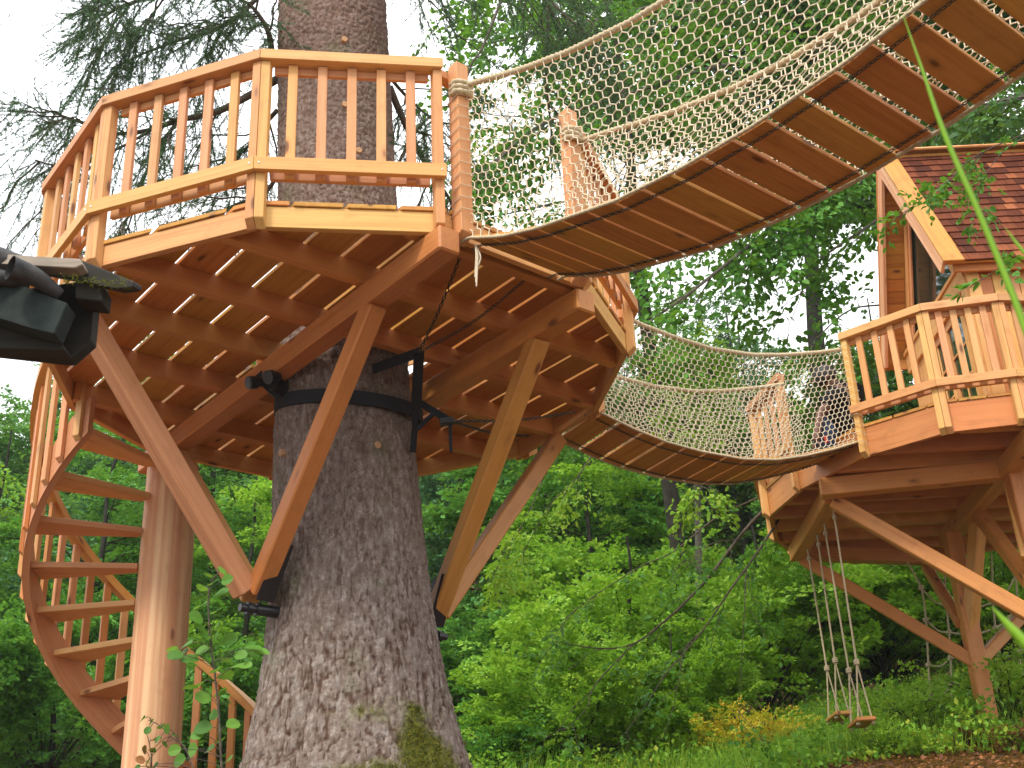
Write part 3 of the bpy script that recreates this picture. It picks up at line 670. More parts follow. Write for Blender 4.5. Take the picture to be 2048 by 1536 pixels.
# pair of glazed doors in the gable wall: y from YN+.17 to YF-.56
y = YN+.17; yend = YF-.56; nleaf = 2; wl = (yend-y-.12)/nleaf; ZDT = ZB-.05
slab('door_frame', [(y, ZD+.001), (y+.06, ZD+.001), (y+.06, ZDT), (y, ZDT)], XW-.045, XW+.06, MW['pale'])
slab('door_frame', [(yend-.06, ZD+.001), (yend, ZD+.001), (yend, ZDT), (yend-.06, ZDT)], XW-.045, XW+.06, MW['pale'])
slab('door_frame', [(y, ZDT+.001), (yend, ZDT+.001), (yend, ZDT+.05), (y, ZDT+.05)], XW-.05, XW+.06, MW['pale'])
for k in range(nleaf):
    a = y+.062+k*(wl+.0); b = a+wl-.004
    D = slab('door', [(a, ZD+.01), (a+.07, ZD+.01), (a+.07, ZDT-.003), (a, ZDT-.003)], XW-.02, XW+.025, MW['pale'])
    slab('door_stile', [(b-.07, ZD+.01), (b, ZD+.01), (b, ZDT-.003), (b-.07, ZDT-.003)], XW-.02, XW+.025, MW['pale'], parent=D)
    for z0_, h_ in ((ZD+.01, .30), (ZDT-.083, .08)): slab('door_rail', [(a+.072, z0_), (b-.072, z0_), (b-.072, z0_+h_), (a+.072, z0_+h_)], XW-.018, XW+.023, MW['pink'], parent=D)
    slab('door_glass', [(a+.072, ZD+.312), (b-.072, ZD+.312), (b-.072, ZDT-.085), (a+.072, ZDT-.085)], XW, XW+.006, MS['glass'], 0, parent=D)
    for q in (1, 2):
        zq = ZD+.31+(ZDT-.085-ZD-.31)*q/3; slab('glazing_bar', [(a+.072, zq-.012), (b-.072, zq-.012), (b-.072, zq+.012), (a+.072, zq+.012)], XW-.012, XW-.001, MW['pale'], parent=D)
    m_ = (a+b)/2; slab('glazing_bar', [(m_-.012, ZD+.314), (m_+.012, ZD+.314), (m_+.012, ZDT-.087), (m_-.012, ZDT-.087)], XW-.014, XW-.001, MW['pale'], parent=D)
# corner boards and vertical siding of the near wall
WT = roofz(YN)-.10
beam('corner_board', [XW-.02, YN+.06, ZD+.001], [XW-.02, YN+.06, ZB-.002], .115, .035, MW['pink'], T4, up=(1, 0, 0))
beam('corner_board', [XW+.05, YN-.012, ZD+.001], [XW+.05, YN-.012, WT], .04, .12, MW['pink'], T4, up=(1, 0, 0))
x = XW+.115
while x < XE-.1:
    beam('siding_board', [x+.06, YN+.012, ZD+.001], [x+.06, YN+.012, WT], .022, .118, random.choice([MW['pink'], MW['red'], MW['pale']]), T4, up=(1, 0, 0)); x += .124
prism('wall', [(XW+.09, YN+.028), (XE, YN+.028), (XE, YN+.07), (XW+.09, YN+.07)], ZD+.001, WT-.01, MW['red'], T4)
prism('wall', [(XW+.09, YF-.06), (XE, YF-.06), (XE, YF-.02), (XW+.09, YF-.02)], ZD+.001, WT-.01, MW['red'], T4)
slab('wall', [(YN+.075, ZD+.001), (YF-.065, ZD+.001), (YF-.065, WT-.02), (YR, ZR-.12), (YN+.075, WT-.02)], XE-.06, XE-.0, MW['red'])
# roof: decking, soffit boards, shingles, rake boards, ridge
RF = None
for sgn in (-1, 1):
    yE = YR+sgn*(YR-YE); d = np.array([0, sgn*(YR-YE), ZE-ZR]); L = np.linalg.norm(d); d /= L; nrm = np.array([0, -sgn*d[2]*1.0, sgn*d[1]]); nrm = nrm if nrm[2] > 0 else -nrm
    top = np.array([0, YR, ZR])-nrm*.035; cE = top+d*L
    o = beam('roof', [(XG+XE+.2)/2, *(top+d*.0)[1:]], [(XG+XE+.2)/2, *cE[1:]], XE+.2-XG-.04, .022, MW['plank'], T4, up=tuple(nrm))
    RF = RF or o; RO = o
    k = 0  # soffit boards under the verge
    while k*.135 < L-.05:
        a = top+d*(k*.135)-nrm*.022; b = top+d*(min(L, k*.135+.131))-nrm*.022; cx = (a+b)/2
        beam('soffit_board', [XG+.03, cx[1], cx[2]], [XW+.0, cx[1], cx[2]], .131, .018, MW['plank'], RO, up=tuple(nrm)); k += 1
    # rake board (outer face) and verge cap
    r0 = np.array([XG, YR, ZR-.02]); 
    beam('rake_board', [XG-.0, *(top-nrm*.035)[1:]], [XG-.0, *(cE-nrm*.035)[1:]], .035, .15, MW['col'], T4, up=tuple(nrm), e1=.0, s0=-.58 if sgn < 0 else -.58)
    beam('verge_cap', [XG+.075, *(top+nrm*.045)[1:]], [XG+.075, *(cE+nrm*.045)[1:]],   .20, .025, MW['plank'], T4, up=tuple(nrm), e1=.04)
    # shingle courses
    rows = 17; ex = L/rows
    if sgn < 0:
        meshes = {}
        for r_ in range(rows):
            s = L-(r_)*ex; x = XG+.18-random.uniform(0, .1)
            while x < XE+.1:
                w_ = random.choice([.09, .115, .14, .165]); x0 = max(x, XG+.178)
                if x+w_-x0 > .03:
                    a = top+d*(s+.012+random.uniform(-.004, .004))+nrm*.036; b = top+d*(s-ex*1.15)+nrm*.020
                    c = (a+b)/2; beam('shingle', [x0+(x+w_-x0)/2, c[1]+(b-a)[1]/2, c[2]+(b-a)[2]/2], [x0+(x+w_-x0)/2, a[1], a[2]], x+w_-x0-.004, .013, MW['shingle'], RO, bev=0, up=tuple(nrm))
                x += w_
    else: beam('shingle_slope', [(XG+XE+.4)/2, *(top+nrm*.025)[1:]], [(XG+XE+.4)/2, *(cE+nrm*.025)[1:]], XE-XG-.1, .02, MW['shingle'], RO, up=tuple(nrm))
    beam('eave_board', [XG+.10, *(cE-nrm*.06-d*.02)[1:]], [XE+.2, *(cE-nrm*.06-d*.02)[1:]], .03, .11, MW['red'], T4, up=(0, 0, 1))
for sgn in (-1, 1):
    beam('ridge_board', [XG+.02, YR+sgn*.06, ZR+.035], [XE+.2, YR+sgn*.06, ZR+.035], .13, .022, MW['pale'], T4, up=(0, sgn*.62, .78), bev=.003)
# ------------------------------------------------------------------ swings
def knot(c, rc, r, turns, h, T):
    a = np.linspace(0, 2*np.pi*turns, int(10*turns)+1); c = np.asarray(c, float)
    return tube('knot', np.stack([c[0]+rc*np.cos(a), c[1]+rc*np.sin(a), c[2]-h/2+h*a/a[-1]], 1), r, MS['rope'], T, 6)
def swing(tops, seatpx, label, yaw):
    c = None; q = [atz(px, py, za-.09) for px, py in tops]; m_ = (q[0]+q[1])/2
    seat = aty(*seatpx, m_[1]); T = thing('swing', label, 'swing', (m_[0], m_[1], seat[2]), 'rope swings under the cabin platform')
    dv = (q[1]-q[0]); L = np.linalg.norm(dv[:2]); dv = dv/L; dv[2] = 0; zs = seat[2]; side = np.array([dv[1], -dv[0], 0])
    cs = np.array([m_[0], m_[1], zs]); hl = .21
    bm = bmesh.new(); bmesh.ops.create_cube(bm, size=1)
    for v in bm.verts: v.co = (v.co.x*.44, v.co.y*.17*(1), v.co.z*.035)
    me = bm_finish('seat', bm, .008); M = Matrix(((dv[0], side[0], 0, cs[0]), (dv[1], side[1], 0, cs[1]), (0, 0, 1, cs[2]), (0, 0, 0, 1)))
    link('seat', me, M, T, MW['red'])
    for s, t in ((-1, q[0]), (1, q[1])):
        k = cs+dv*hl*s*.86+np.array([0, 0, .50]); twisted('rope', [t, (t+k)/2, k], .010, parent=T, pitch=.05, step=.01)
        for f in (-1, 1):
            e = cs+dv*s*.16+side*f*.065+np.array([0, 0, -.03]); twisted('rope', [k, (k+e)/2, e], .0085, parent=T, pitch=.045)
        knot(k, .019, .010, 3, .045, T); knot(t-[0, 0, .10], .016, .009, 2.5, .035, T)
        tube('hook', [t+[0, 0, .06], t+[0, 0, .0], t+[.012, 0, -.02], t+[0, 0, -.04]], .006, MS['black'], T, 6, 8)
        for f in (-1, 1): knot(cs+dv*s*.16+side*f*.065+np.array([0, 0, -.035]), .011, .010, 1.5, .014, T)
    return T
swing(((1615, 1098), (1634, 1070)), (1680, 1433), 'rope swing with wooden seat hung farther back, left of the pair', 0)
swing(((1648, 1047), (1666, 1014)), (1724, 1445), 'nearer rope swing with tilted wooden seat, right of the pair', 0)
# ------------------------------------------------------------------ climbing net below the cabin platform
T5 = thing('climbing_net', 'coarse knotted rope climbing net hanging under the cabin platform behind the pole', 'climbing net', (4.9, 13.2, 2.0))
yN = 13.0
cols = [[(1815, 1125), (1842, 1176), (1852, 1240), (1857, 1330), (1862, 1400), (1868, 1490)], [(1888, 1130), (1893, 1212), (1898, 1265), (1901, 1315), (1903, 1368), (1907, 1470)],
        [(1983, 1108), (1986, 1205), (1991, 1256), (1996, 1306), (1995, 1357), (1996, 1405)], [(2032, 1105), (2032, 1150), (2035, 1205), (2040, 1300), (2040, 1350), (2042, 1440)], [(2085, 1100), (2088, 1150), (2090, 1200), (2094, 1290), (2096, 1340), (2100, 1430)]]
C3 = [[aty(px, py, yN+.25*ci) for px, py in c] for ci, c in enumerate(cols)]
for c in C3: twisted('rope', c, .011, parent=T5, pitch=.06, step=.02)
for j in range(1, 6):
    for a, b in zip(C3[:-1], C3[1:]):
        m_ = (a[j]+b[j])/2-[0, 0, .05]; tube('rope', [a[j], m_, b[j]], .010, MS['rope'], T5, 6, 10)
for c in C3:
    for p in c[1:]: knot(p, .018, .014, 2, .032, T5)
# ------------------------------------------------------------------ straps, chains and ratchets round the trunk
TRC = lambda z: np.array([-1.165-.042*(z-3.33), 8.13]); 
def band(name, z0, z1, T, r=.515, h=.05, off=0):
    V = []; Fc = []; n = 64
    for i in range(n):
        a = 2*np.pi*i/n; z = z0+(z1-z0)*(.5-.5*math.cos(a-off)); c = TRC(z)
        for rr, dz in ((r, -h), (r+.012, -h), (r+.012, h), (r, h)): V.append((c[0]+rr*math.cos(a), c[1]+rr*math.sin(a), z+dz))
    for i in range(n):
        j = (i+1) % n
        for k in range(4): Fc.append((i*4+k, i*4+(k+1) % 4, j*4+(k+1) % 4, j*4+k))
    A = Acc(); A.add(np.array(V), np.array(Fc)); return A.build(name, MS['strap'], T, smooth=False)
T6 = thing('trunk_strap', 'wide black webbing strap round the trunk, tied off to chains under the platform', 'strap', (-1.2, 8.13, 3.6))
band('strap', 3.72, 3.50, T6, off=R(120))
def flat(name, P, w, T, mat=MS['strap'], th=.008, up=(0, 0, 1)):
    for a, b in zip(P[:-1], P[1:]): beam(name, a, b, th, w, mat, T, bev=.001, up=up)
sa = aty(838, 705, 7.35); sb = aty(735, 742, 7.75); sc = aty(832, 820, 7.75); sd_ = aty(655, 770, 7.66)
flat('strap', [sb, sa], .075, T6); flat('strap', [sa, sc], .075, T6, up=(.7, .7, 0)); flat('strap', [sc, aty(826, 905, 7.9)], .05, T6, up=(.7, .7, 0))
se = aty(900, 842, 7.7); flat('strap', [aty(830, 800, 7.85), se], .05, T6); flat('strap', [aty(835, 858, 7.8), aty(868, 826, 7.75), se], .035, T6); flat('strap', [se, aty(902, 905, 7.7)], .022, T6, up=(1, 0, 0))
beam('ratchet', se-[.07, 0, .01], se+[.03, 0, .0], .06, .045, MS['black'], T6, bev=.008)
chain('chain', smooth_path([sa, (sa+aty(925, 502, 6.6))/2-[0, 0, .03], aty(925, 502, 6.6)], 20), parent=T6, wire=.0045, ln=.042, wd=.028)
chain('chain', smooth_path([sa, (sa+aty(1065, 547, 6.9))/2-[0, 0, .05], aty(1065, 547, 6.9)], 20), parent=T6, wire=.0045, ln=.042, wd=.028)
chain('chain', smooth_path([se, (se+aty(1152, 824, 8.6))/2-[0, 0, .03], aty(1152, 824, 8.6)], 20), parent=T6, wire=.0045, ln=.042, wd=.028)
chain('chain', smooth_path([se, (se+aty(1060, 872, 9.2))/2-[0, 0, .03], aty(1060, 872, 9.2)], 20), parent=T6, wire=.0045, ln=.042, wd=.028)
# beam bracket bolted to trunk, left
T7 = thing('beam_bracket', 'black steel bracket bolting the front beam to the left of the trunk', 'bracket', (*(TR+PR*.6), 3.75))
bq = aty(505, 765, 7.70); bq2 = aty(562, 752, 7.72)
for nm, a, b, r in (('bolt', aty(497, 765, 7.66), aty(560, 762, 7.8), .036), ('bolt', aty(497, 765, 7.66), aty(512, 765, 7.7), .046), ('collar', aty(535, 755, 7.6), aty(552, 752, 7.66), .05), ('spigot', aty(545, 765, 7.7), aty(575, 785, 7.86), .055)):
    A = Acc(); A.tube([a, b], r, 14); A.add(*disc(a, a-b, r)); A.add(*disc(b, b-a, r)); A.build(nm, MS['black'], T7, smooth=False)
beam('steel_plate', aty(515, 748, 7.72), aty(560, 790, 7.78), .02, .09, MS['black'], T7, bev=.004)
# ------------------------------------------------------------------ spruce: bark trunk with real relief
T8 = thing('spruce_tree', 'thick old spruce with flaking grey bark growing up through the round platform', 'tree', (-1.1, 8.13, .3))
nz_, na = 800, 300; z = np.linspace(.15, 8.4, nz_); th = np.linspace(0, 2*np.pi, na, endpoint=False)
zz, tt = np.meshgrid(z, th, indexing='ij')
rr = np.interp(zz, [0, .6, 1.2, 1.4, 1.6, 1.9, 2.25, 2.8, 3.33, 4.2, 5.5, 7.1, 8.5], [1.05, .84, .665, .625, .59, .55, .522, .503, .488, .472, .452, .43, .41])
fl = np.clip((2.3-zz)/2.0, 0, 1)**1.6
rr = rr*(1+.10*fl*np.cos(5*tt+.6)+.06*fl*np.cos(3*tt+2))+.012*np.sin(2*tt+zz)
cx = np.interp(zz, [0, 1.2, 3.33, 5.5, 8.5], [-1.04, -1.10, -1.205, -1.285, -1.40]); cy = 8.13+0*zz
U = tt*.5; V_ = zz
Pq = np.stack([rr*np.cos(tt), rr*np.sin(tt), zz], -1).reshape(-1, 3)
wu = fbm(Pq*3.5, 2, 3).reshape(zz.shape); wv = fbm(Pq*3.5+9, 2, 4).reshape(zz.shape)
lowf = np.clip((zz-1.6)/2.6, 0, 1)            # bark plates are rounder above, long furrows below
def cells(cu, cv, s, per):
    u = (tt/(2*np.pi))*per+wu*1.1; v = (zz+wv*.07)/cv; iu = np.floor(u); iv = np.floor(v); F1 = np.full(u.shape, 9.); F2 = F1.copy(); ID = np.zeros(u.shape)
    for a in (-1, 0, 1):
        for b in (-1, 0, 1):
            ju = (iu+a); jv = (iv+b); jm = np.mod(ju, per); h1 = _h(jm, jv, jm*0, s); h2 = _h(jm, jv, jm*0, s+7); h3 = _h(jm, jv, jm*0, s+13)
            d = np.hypot(ju+h1-u, (jv+h2-v)); nw = d < F1; F2 = np.where(nw, F1, np.minimum(F2, d)); ID = np.where(nw, h3, ID); F1 = np.where(nw, d, F1)
    return F1, F2, ID
A1, A2, ida = cells(0, .062, 1, 72); B1_c, B2_c, idb = cells(0, .11, 2, 96)
sm = lambda x, a, b: (lambda t: t*t*(3-2*t))(np.clip((x-a)/(b-a), 0, 1))
ha = sm(A2-A1, 0, .22)*(.55+.6*ida); hb = sm(B2_c-B1_c, 0, .35)*(.55+.6*idb)
wob = fbm(np.stack([U*14, U*0, zz*5], -1).reshape(-1, 3), 3, 21).reshape(zz.shape)
h = ha*(.35+.65*lowf)+hb*(1-lowf)*.9
fine = fbm(Pq*55, 3, 31).reshape(zz.shape); med = fbm(Pq*np.array([26, 26, 11]), 3, 41).reshape(zz.shape)
fq = np.stack([rr*np.cos(tt)*24, rr*np.sin(tt)*24, zz*4.5], -1).reshape(-1, 3)
ridge = 1-np.clip(np.abs(fbm(fq+fbm(Pq*4, 2, 66)[:, None]*1.5, 3, 61)).reshape(zz.shape)*5.5, 0, 1)
fur = (1-lowf)*.85+.25
h = h*(.55+.45*lowf)+.35*(1-lowf); disp = .013*h+.026*fine+.016*med-.009*ridge**3*fur
R2 = rr+disp
V = np.stack([cx+R2*np.cos(tt), cy+R2*np.sin(tt), zz], -1).reshape(-1, 3)
i = np.arange(nz_-1)[:, None]*na; j = np.arange(na)[None]; j2 = (j+1) % na
me = npmesh('trunk', V, np.stack([i+j, i+j2, i+na+j2, i+na+j], -1).reshape(-1, 4), True)
fattr(me, 'plate', np.clip((h*.9+.12)*(1-.9*ridge**3*fur), 0, 1)); fattr(me, 'cid', ida*lowf+idb*(1-lowf))
mossn = fbm(Pq*5, 3, 51).reshape(zz.shape)
ang = np.angle(np.exp(1j*(tt-R(-50)))); mo = sm(1.44-.55*np.abs(ang)+mossn*1.3+.25*fine-zz, -.10, .40)
fattr(me, 'moss', mo)
m = NM('spruce_bark'); g = m.n('ShaderNodeTexCoord').outputs['Object']; ap = m.n('ShaderNodeAttribute', attribute_name='plate').outputs['Fac']; ac = m.n('ShaderNodeAttribute', attribute_name='cid').outputs['Fac']; am = m.n('ShaderNodeAttribute', attribute_name='moss').outputs['Fac']
n1 = m.noise(g, 60, 5, .7); n2 = m.noise(g, 3.0, 3); n3 = m.noise(m.vmath('MULTIPLY', g, (30, 30, 12)), 1, 4, .6)
c = m.ramp(n3, [(.3, (.085, .055, .040)), (.5, (.20, .15, .12)), (.7, (.36, .31, .275))])
c = m.mix(m.math('MULTIPLY', ac, .30), c, (.28, .255, .23)); c = m.mix(m.ramp(n1, [(.3, (.7,)*3), (.6, (0, 0, 0))]), c, (.12, .07, .05))
c = m.mix(m.ramp(ap, [(.1, (1,)*3), (.5, (0, 0, 0))]), c, (.07, .035, .022))
sz_ = m.n('ShaderNodeSeparateXYZ'); m.l(g, sz_.inputs[0]); up_f = m.math('MULTIPLY', m.math('SUBTRACT', sz_.outputs[2], 2.6), .22, True)
c = m.mix(m.math('MULTIPLY', up_f, .55, True), c, (.17, .085, .055))
c = m.mix(m.ramp(n2, [(.58, (0, 0, 0)), (.75, (.4,)*3)]), c, (.11, .13, .05))
mc = m.ramp(n1, [(.3, (.03, .05, .004)), (.5, (.09, .10, .008)), (.75, (.22, .19, .02))])
c = m.mix(m.math('MULTIPLY', am, m.math('ADD', n1, .45), True), c, mc)
me.materials.append(m.done(m.pbr(c, .85, m.bump(m.math('ADD', n1, n3), .55, .012), .2)))
link('trunk', me, Matrix.Identity(4), T8)
# cut branch scars
for px, py in ((689, 78), (690, 208), (718, 300), (755, 890), (562, 905)):
    d = aty(px, py, 1); yy = 7.6
    for _ in range(8):
        p = aty(px, py, yy); r0 = float(np.interp(p[2], [0, .6, 1.2, 1.6, 2.25, 3.33, 5.5, 7.1], [1.1, .9, .7, .615, .525, .488, .452, .43])); c_ = float(np.interp(p[2], [0, 1.2, 3.33, 5.5, 8.5], [-1.07, -1.115, -1.205, -1.285, -1.40]))
        yy = 8.13-math.sqrt(max(.01, (r0+.018)**2-(p[0]-c_)**2))
    nn = np.array([p[0]-c_, yy-8.13, 0]); nn /= np.linalg.norm(nn); A = Acc(); rs = .024
    A.tube([p-nn*.03, p+nn*.006], [rs*1.25, rs], 8); A.add(*disc(p+nn*.006, nn, rs)); A.build('branch_scar', MS['scar'], T8, smooth=False)
# moss tufts at the root flare
sel = np.where((mo.ravel() > .55) & (V[:, 1] < 8.3) & (V[:, 2] > .7))[0]; sel = rng.choice(sel, min(len(sel), 9000)); 
def blades(P, Dn, ln, wd, name, mat, parent, kind=None, label=None):
    n = len(P); Dn = Dn/np.linalg.norm(Dn, axis=1)[:, None]; s = np.cross(Dn, rng.normal(size=(n, 3))); s /= np.linalg.norm(s, axis=1)[:, None]
    V = np.stack([P-s*wd[:, None], P+s*wd[:, None], P+Dn*ln[:, None]+s*wd[:, None]*.2, P+Dn*ln[:, None]-s*wd[:, None]*.2], 1).reshape(-1, 3)
    me = npmesh(name, V, np.arange(4*n).reshape(-1, 4)); fattr(me, 'rnd', np.repeat(rng.random(n), 4)); o = link(name, me, Matrix.Identity(4), parent, mat)
    if kind: o['kind'] = kind
    if label: o['label'] = label
    return o
mossleaf = leaf_mat('moss_tuft', (.04, .055, .004), (.10, .11, .008), (.22, .19, .02), .2, .8)
Pm = V[sel]; Dm = np.stack([Pm[:, 0]+1.1, Pm[:, 1]-8.13, Pm[:, 2]*0], 1); Dm /= np.linalg.norm(Dm, axis=1)[:, None]; Dm = Dm+rng.normal(0, .6, Dm.shape)+[0, 0, .2]
blades(Pm, Dm, rng.uniform(.012, .04, len(sel)), rng.uniform(.002, .004, len(sel)), 'moss', mossleaf, T8, 'stuff')
# ------------------------------------------------------------------ foliage makers
class Leaves:
    def __init__(s): s.B = []; s.D = []; s.N = []; s.S = []; s.R = []
    def add(s, B, D, N, S, Rn): s.B.append(B); s.D.append(D); s.N.append(N); s.S.append(S); s.R.append(Rn)
    def arrays(s, w=.34, hexa=False):
        B = np.vstack(s.B); D = np.vstack(s.D); N = np.vstack(s.N); S = np.concatenate(s.S)[:, None]; Rn = np.concatenate(s.R)
        D = D/(np.linalg.norm(D, axis=1)[:, None]+1e-9); Sd = np.cross(N, D); Sd /= np.linalg.norm(Sd, axis=1)[:, None]+1e-9; N = np.cross(D, Sd)
        if hexa:
            q = [B, B+S*(.28*D+w*.95*Sd+.07*N), B+S*(.68*D+w*.8*Sd+.05*N), B+S*(1*D-.06*N), B+S*(.68*D-w*.8*Sd+.05*N), B+S*(.28*D-w*.95*Sd+.07*N)]
            V = np.stack(q, 1).reshape(-1, 3); n = len(B); o = np.arange(n)[:, None]*6
            Fc = np.concatenate([o+np.array([[0, 1, 2, 3]]), o+np.array([[0, 3, 4, 5]])], 1).reshape(-1, 4); return V, Fc, np.repeat(Rn, 6)
        V = np.stack([B, B+S*(.45*D+w*Sd+.06*N), B+S*D-S*.05*N, B+S*(.45*D-w*Sd+.06*N)], 1).reshape(-1, 3); n = len(B)
        return V, np.arange(4*n).reshape(-1, 4), np.repeat(Rn, 4)
    def build(s, name, mat, parent=None, M=None, **kw):
        V, Fc, Rn = s.arrays(**kw); me = npmesh(name, V, Fc, False); fattr(me, 'rnd', np.clip(Rn, 0, 1)); return link(name, me, M or Matrix.Identity(4), parent, mat)
def sprays(Lv, C, D, ln, nl, ls, droop=.25, flat=.25, tone=0., up=.9, width=.42):
    """fans of leaves: C starts, D directions (M,3), ln spray length (M,), nl leaves per spray"""
    M_ = len(C); D = D/np.linalg.norm(D, axis=1)[:, None]; upv = np.array([0, 0, 1.])+rng.normal(0, flat, (M_, 3)); S = np.cross(upv, D); S /= np.linalg.norm(S, axis=1)[:, None]+1e-9; N = np.cross(D, S); N *= np.sign(N[:, 2:3])+1e-9
    u = rng.random((M_, nl))**.8; sd = rng.choice([-1, 1], (M_, nl)); v = rng.random((M_, nl))*width*(1-u*.75)*sd
    base = C[:, None]+ln[:, None, None]*(u[..., None]*D[:, None]+v[..., None]*S[:, None])+rng.normal(0, .045, (M_, nl, 3))*ln[:, None, None]
    base[..., 2] -= droop*ln[:, None]*(u**2+np.abs(v))
    dirs = D[:, None]*.8+S[:, None]*(sd*rng.uniform(.3, 1.1, (M_, nl)))[..., None]+rng.normal(0, .30, (M_, nl, 3)); dirs[..., 2] -= droop*.8
    nn = N[:, None]*up+rng.normal(0, .38, (M_, nl, 3))
    sz = ls*rng.uniform(.65, 1.25, (M_, nl)); tn = rng.random(M_)[:, None]*.45+rng.random((M_, nl))*.55+tone
    Lv.add(base.reshape(-1, 3), dirs.reshape(-1, 3), nn.reshape(-1, 3), sz.ravel(), tn.ravel())
def limb_path(a, b, n=8, sagf=.06):
    a = np.array(a, float); b = np.array(b, float); t = np.linspace(0, 1, n)[:, None]; L = np.linalg.norm(b-a)
    P = a*(1-t)+b*t; P[:, 2] += (np.sin(t[:, 0]*np.pi)*L*sagf); P[1:-1] += rng.normal(0, .02*L, (n-2, 3)); return P
def tree_meshes(seed, H, Rr, base, ls, nspr, nl, trunk_r=.16, shape='beech', sprl=.9, flat=.25):
    """crown and trunk meshes about the origin"""
    global rng
    keep = rng; rng = np.random.default_rng(seed); Lv = Leaves(); A = Acc()
    lean = rng.normal(0, .03, 2); tp = np.stack([lean[0]*np.linspace(0, H, 9)+rng.normal(0, .06, 9), lean[1]*np.linspace(0, H, 9)+rng.normal(0, .06, 9), np.linspace(-.6, H*.93, 9)], 1)
    A.tube(smooth_path(tp, 24), np.linspace(trunk_r, .02, 24), 8)
    nb = 34; zs = np.sort(rng.uniform(base, H*.97, nb)); az = rng.uniform(0, 2*np.pi, nb)+np.arange(nb)*2.4
    C = []; D = []
    for k in range(nb):
        t = (zs[k]-base)/(H-base)
        prof = {'beech': (1-(2*t-.75)**2*.45 if t < .9 else .62), 'cone': (1-t)*.95+.06, 'bush': math.sqrt(max(0, 1-(t*.98)**2))+.02}[shape]
        ln = Rr*prof*rng.uniform(.72, 1.08); p0 = np.array([np.interp(zs[k]*.82, tp[:, 2], tp[:, q]) for q in range(2)]+[zs[k]*.82])
        rise = {'beech': .30, 'cone': -.12, 'bush': .5}[shape]; p1 = p0+np.array([math.cos(az[k])*ln, math.sin(az[k])*ln, ln*rise*(1-.5*t)])
        if shape == 'bush': p0[2] *= .35
        P = limb_path(p0, p1, 8, .09); A.tube(P, np.linspace(trunk_r*.33*(1.1-t), .008, 8), 5)
        m_ = max(3, int(nspr/nb*(ln/Rr)*1.25)); s = rng.uniform(.18, 1.0, m_)**.62
        q = np.stack([np.interp(s, np.linspace(0, 1, 8), P[:, w]) for w in range(3)], 1); dd = (P[-1]-P[0])/np.linalg.norm(P[-1]-P[0])
        dirs = dd*.7+rng.normal(0, .75, (m_, 3))*np.array([1, 1, .30]); q = q+rng.normal(0, .22, (m_, 3))*np.array([1, 1, .55])
        C.append(q); D.append(dirs)
    C = np.vstack(C); D = np.vstack(D); sprays(Lv, C, D, rng.uniform(.6, 1.15, len(C))*sprl, nl, ls, flat=flat)
    V, Fc, Rn = Lv.arrays(); cm = npmesh('crown', V, Fc); fattr(cm, 'rnd', np.clip(Rn, 0, 1))
    V = np.vstack(A.V); tm = npmesh('trunk', V, np.vstack(A.F), True); tm.materials.append(MS['trunk']); rng = keep; return cm, tm
def plant_tree(name, ms, mat, x, y, s, rot, label, cat, group=None, z=None, zs=1):
    cm, tm = ms; zz = float(ground_z(np.array([x]), np.array([y]))[0]) if z is None else z
    T = thing(name, label, cat, (x, y, zz), group); M = Matrix.Translation((x, y, zz)) @ Matrix.Rotation(rot, 4, 'Z') @ Matrix.Diagonal((s, s, s*zs, 1))
    link('trunk', tm, M, T); o = bpy.data.objects.new('crown', cm); COL.objects.link(o); o.parent = T; o.matrix_parent_inverse = WM[T.name].inverted(); o.matrix_basis = M
    o.material_slots[0].link = 'OBJECT' if o.material_slots else None; o.material_slots[0].material = mat; return T
VAR = []
for sd_, H, Rr, bs, shp in ((101, 11, 3.0, 1.2, 'beech'), (102, 12.5, 3.4, 1.6, 'beech'), (103, 10, 2.7, 1.0, 'beech'), (104, 13, 2.6, 1.4, 'cone')):
    v = tree_meshes(sd_, H, Rr, bs, .15, 680, 42, .16, shp, 1.1, .22); v[0].materials.append(ML['forest']); VAR.append(v)
# wooded hillside
frng = np.random.default_rng(5)
def grid_trees(px0, px1, rows, group, label, mats, name='beech_tree', sc=(.8, 1.1)):
    for (yy, n, e) in rows:
        for k in range(n):
            px = px0+(px1-px0)*(k+.5+frng.uniform(-.3, .3))/n; y = yy+frng.uniform(-1.2, 1.2); x = ray(px, 1100)[0]/ray(px, 1100)[1]*y
            v = VAR[frng.integers(0, 4)]; plant_tree(name, v, ML[mats[frng.integers(0, len(mats))]], x, y, frng.uniform(*sc)*e, frng.uniform(0, 6.28), label, 'tree', group)
grid_trees(-260, 560, [(22, 5, .62), (27, 6, .85), (34, 7, .95), (42, 7, 1.0)], 'trees of the wood seen left of the spruce trunk', 'leafy green beech in the dense wood behind the spiral staircase', ['forest', 'forest', 'blue', 'bright'])
grid_trees(840, 1560, [(29, 5, .80), (36, 6, .86), (45, 7, .84)], 'trees of the wood seen between the two platforms', 'leafy green beech in the dense wood between the spruce trunk and the cabin platform', ['forest', 'blue', 'blue', 'dark'])
grid_trees(1600, 2400, [(27, 5, .70), (35, 6, .76)], 'trees of the wood seen behind the swings', 'leafy green beech in the wood behind the swings and the cabin platform pole', ['forest', 'bright', 'forest'])
# a taller pale green tree left of centre, behind the right brace
plant_tree('beech_tree', VAR[2], ML['bright'], 1.15, 22.5, .66, .4, 'pale green tree standing just right of the spruce trunk behind the right struts', 'tree')
plant_tree('beech_tree', VAR[0], ML['forest'], .2, 24, .82, 2.0, 'mid green tree with feathery layered boughs right beside the spruce trunk', 'tree')
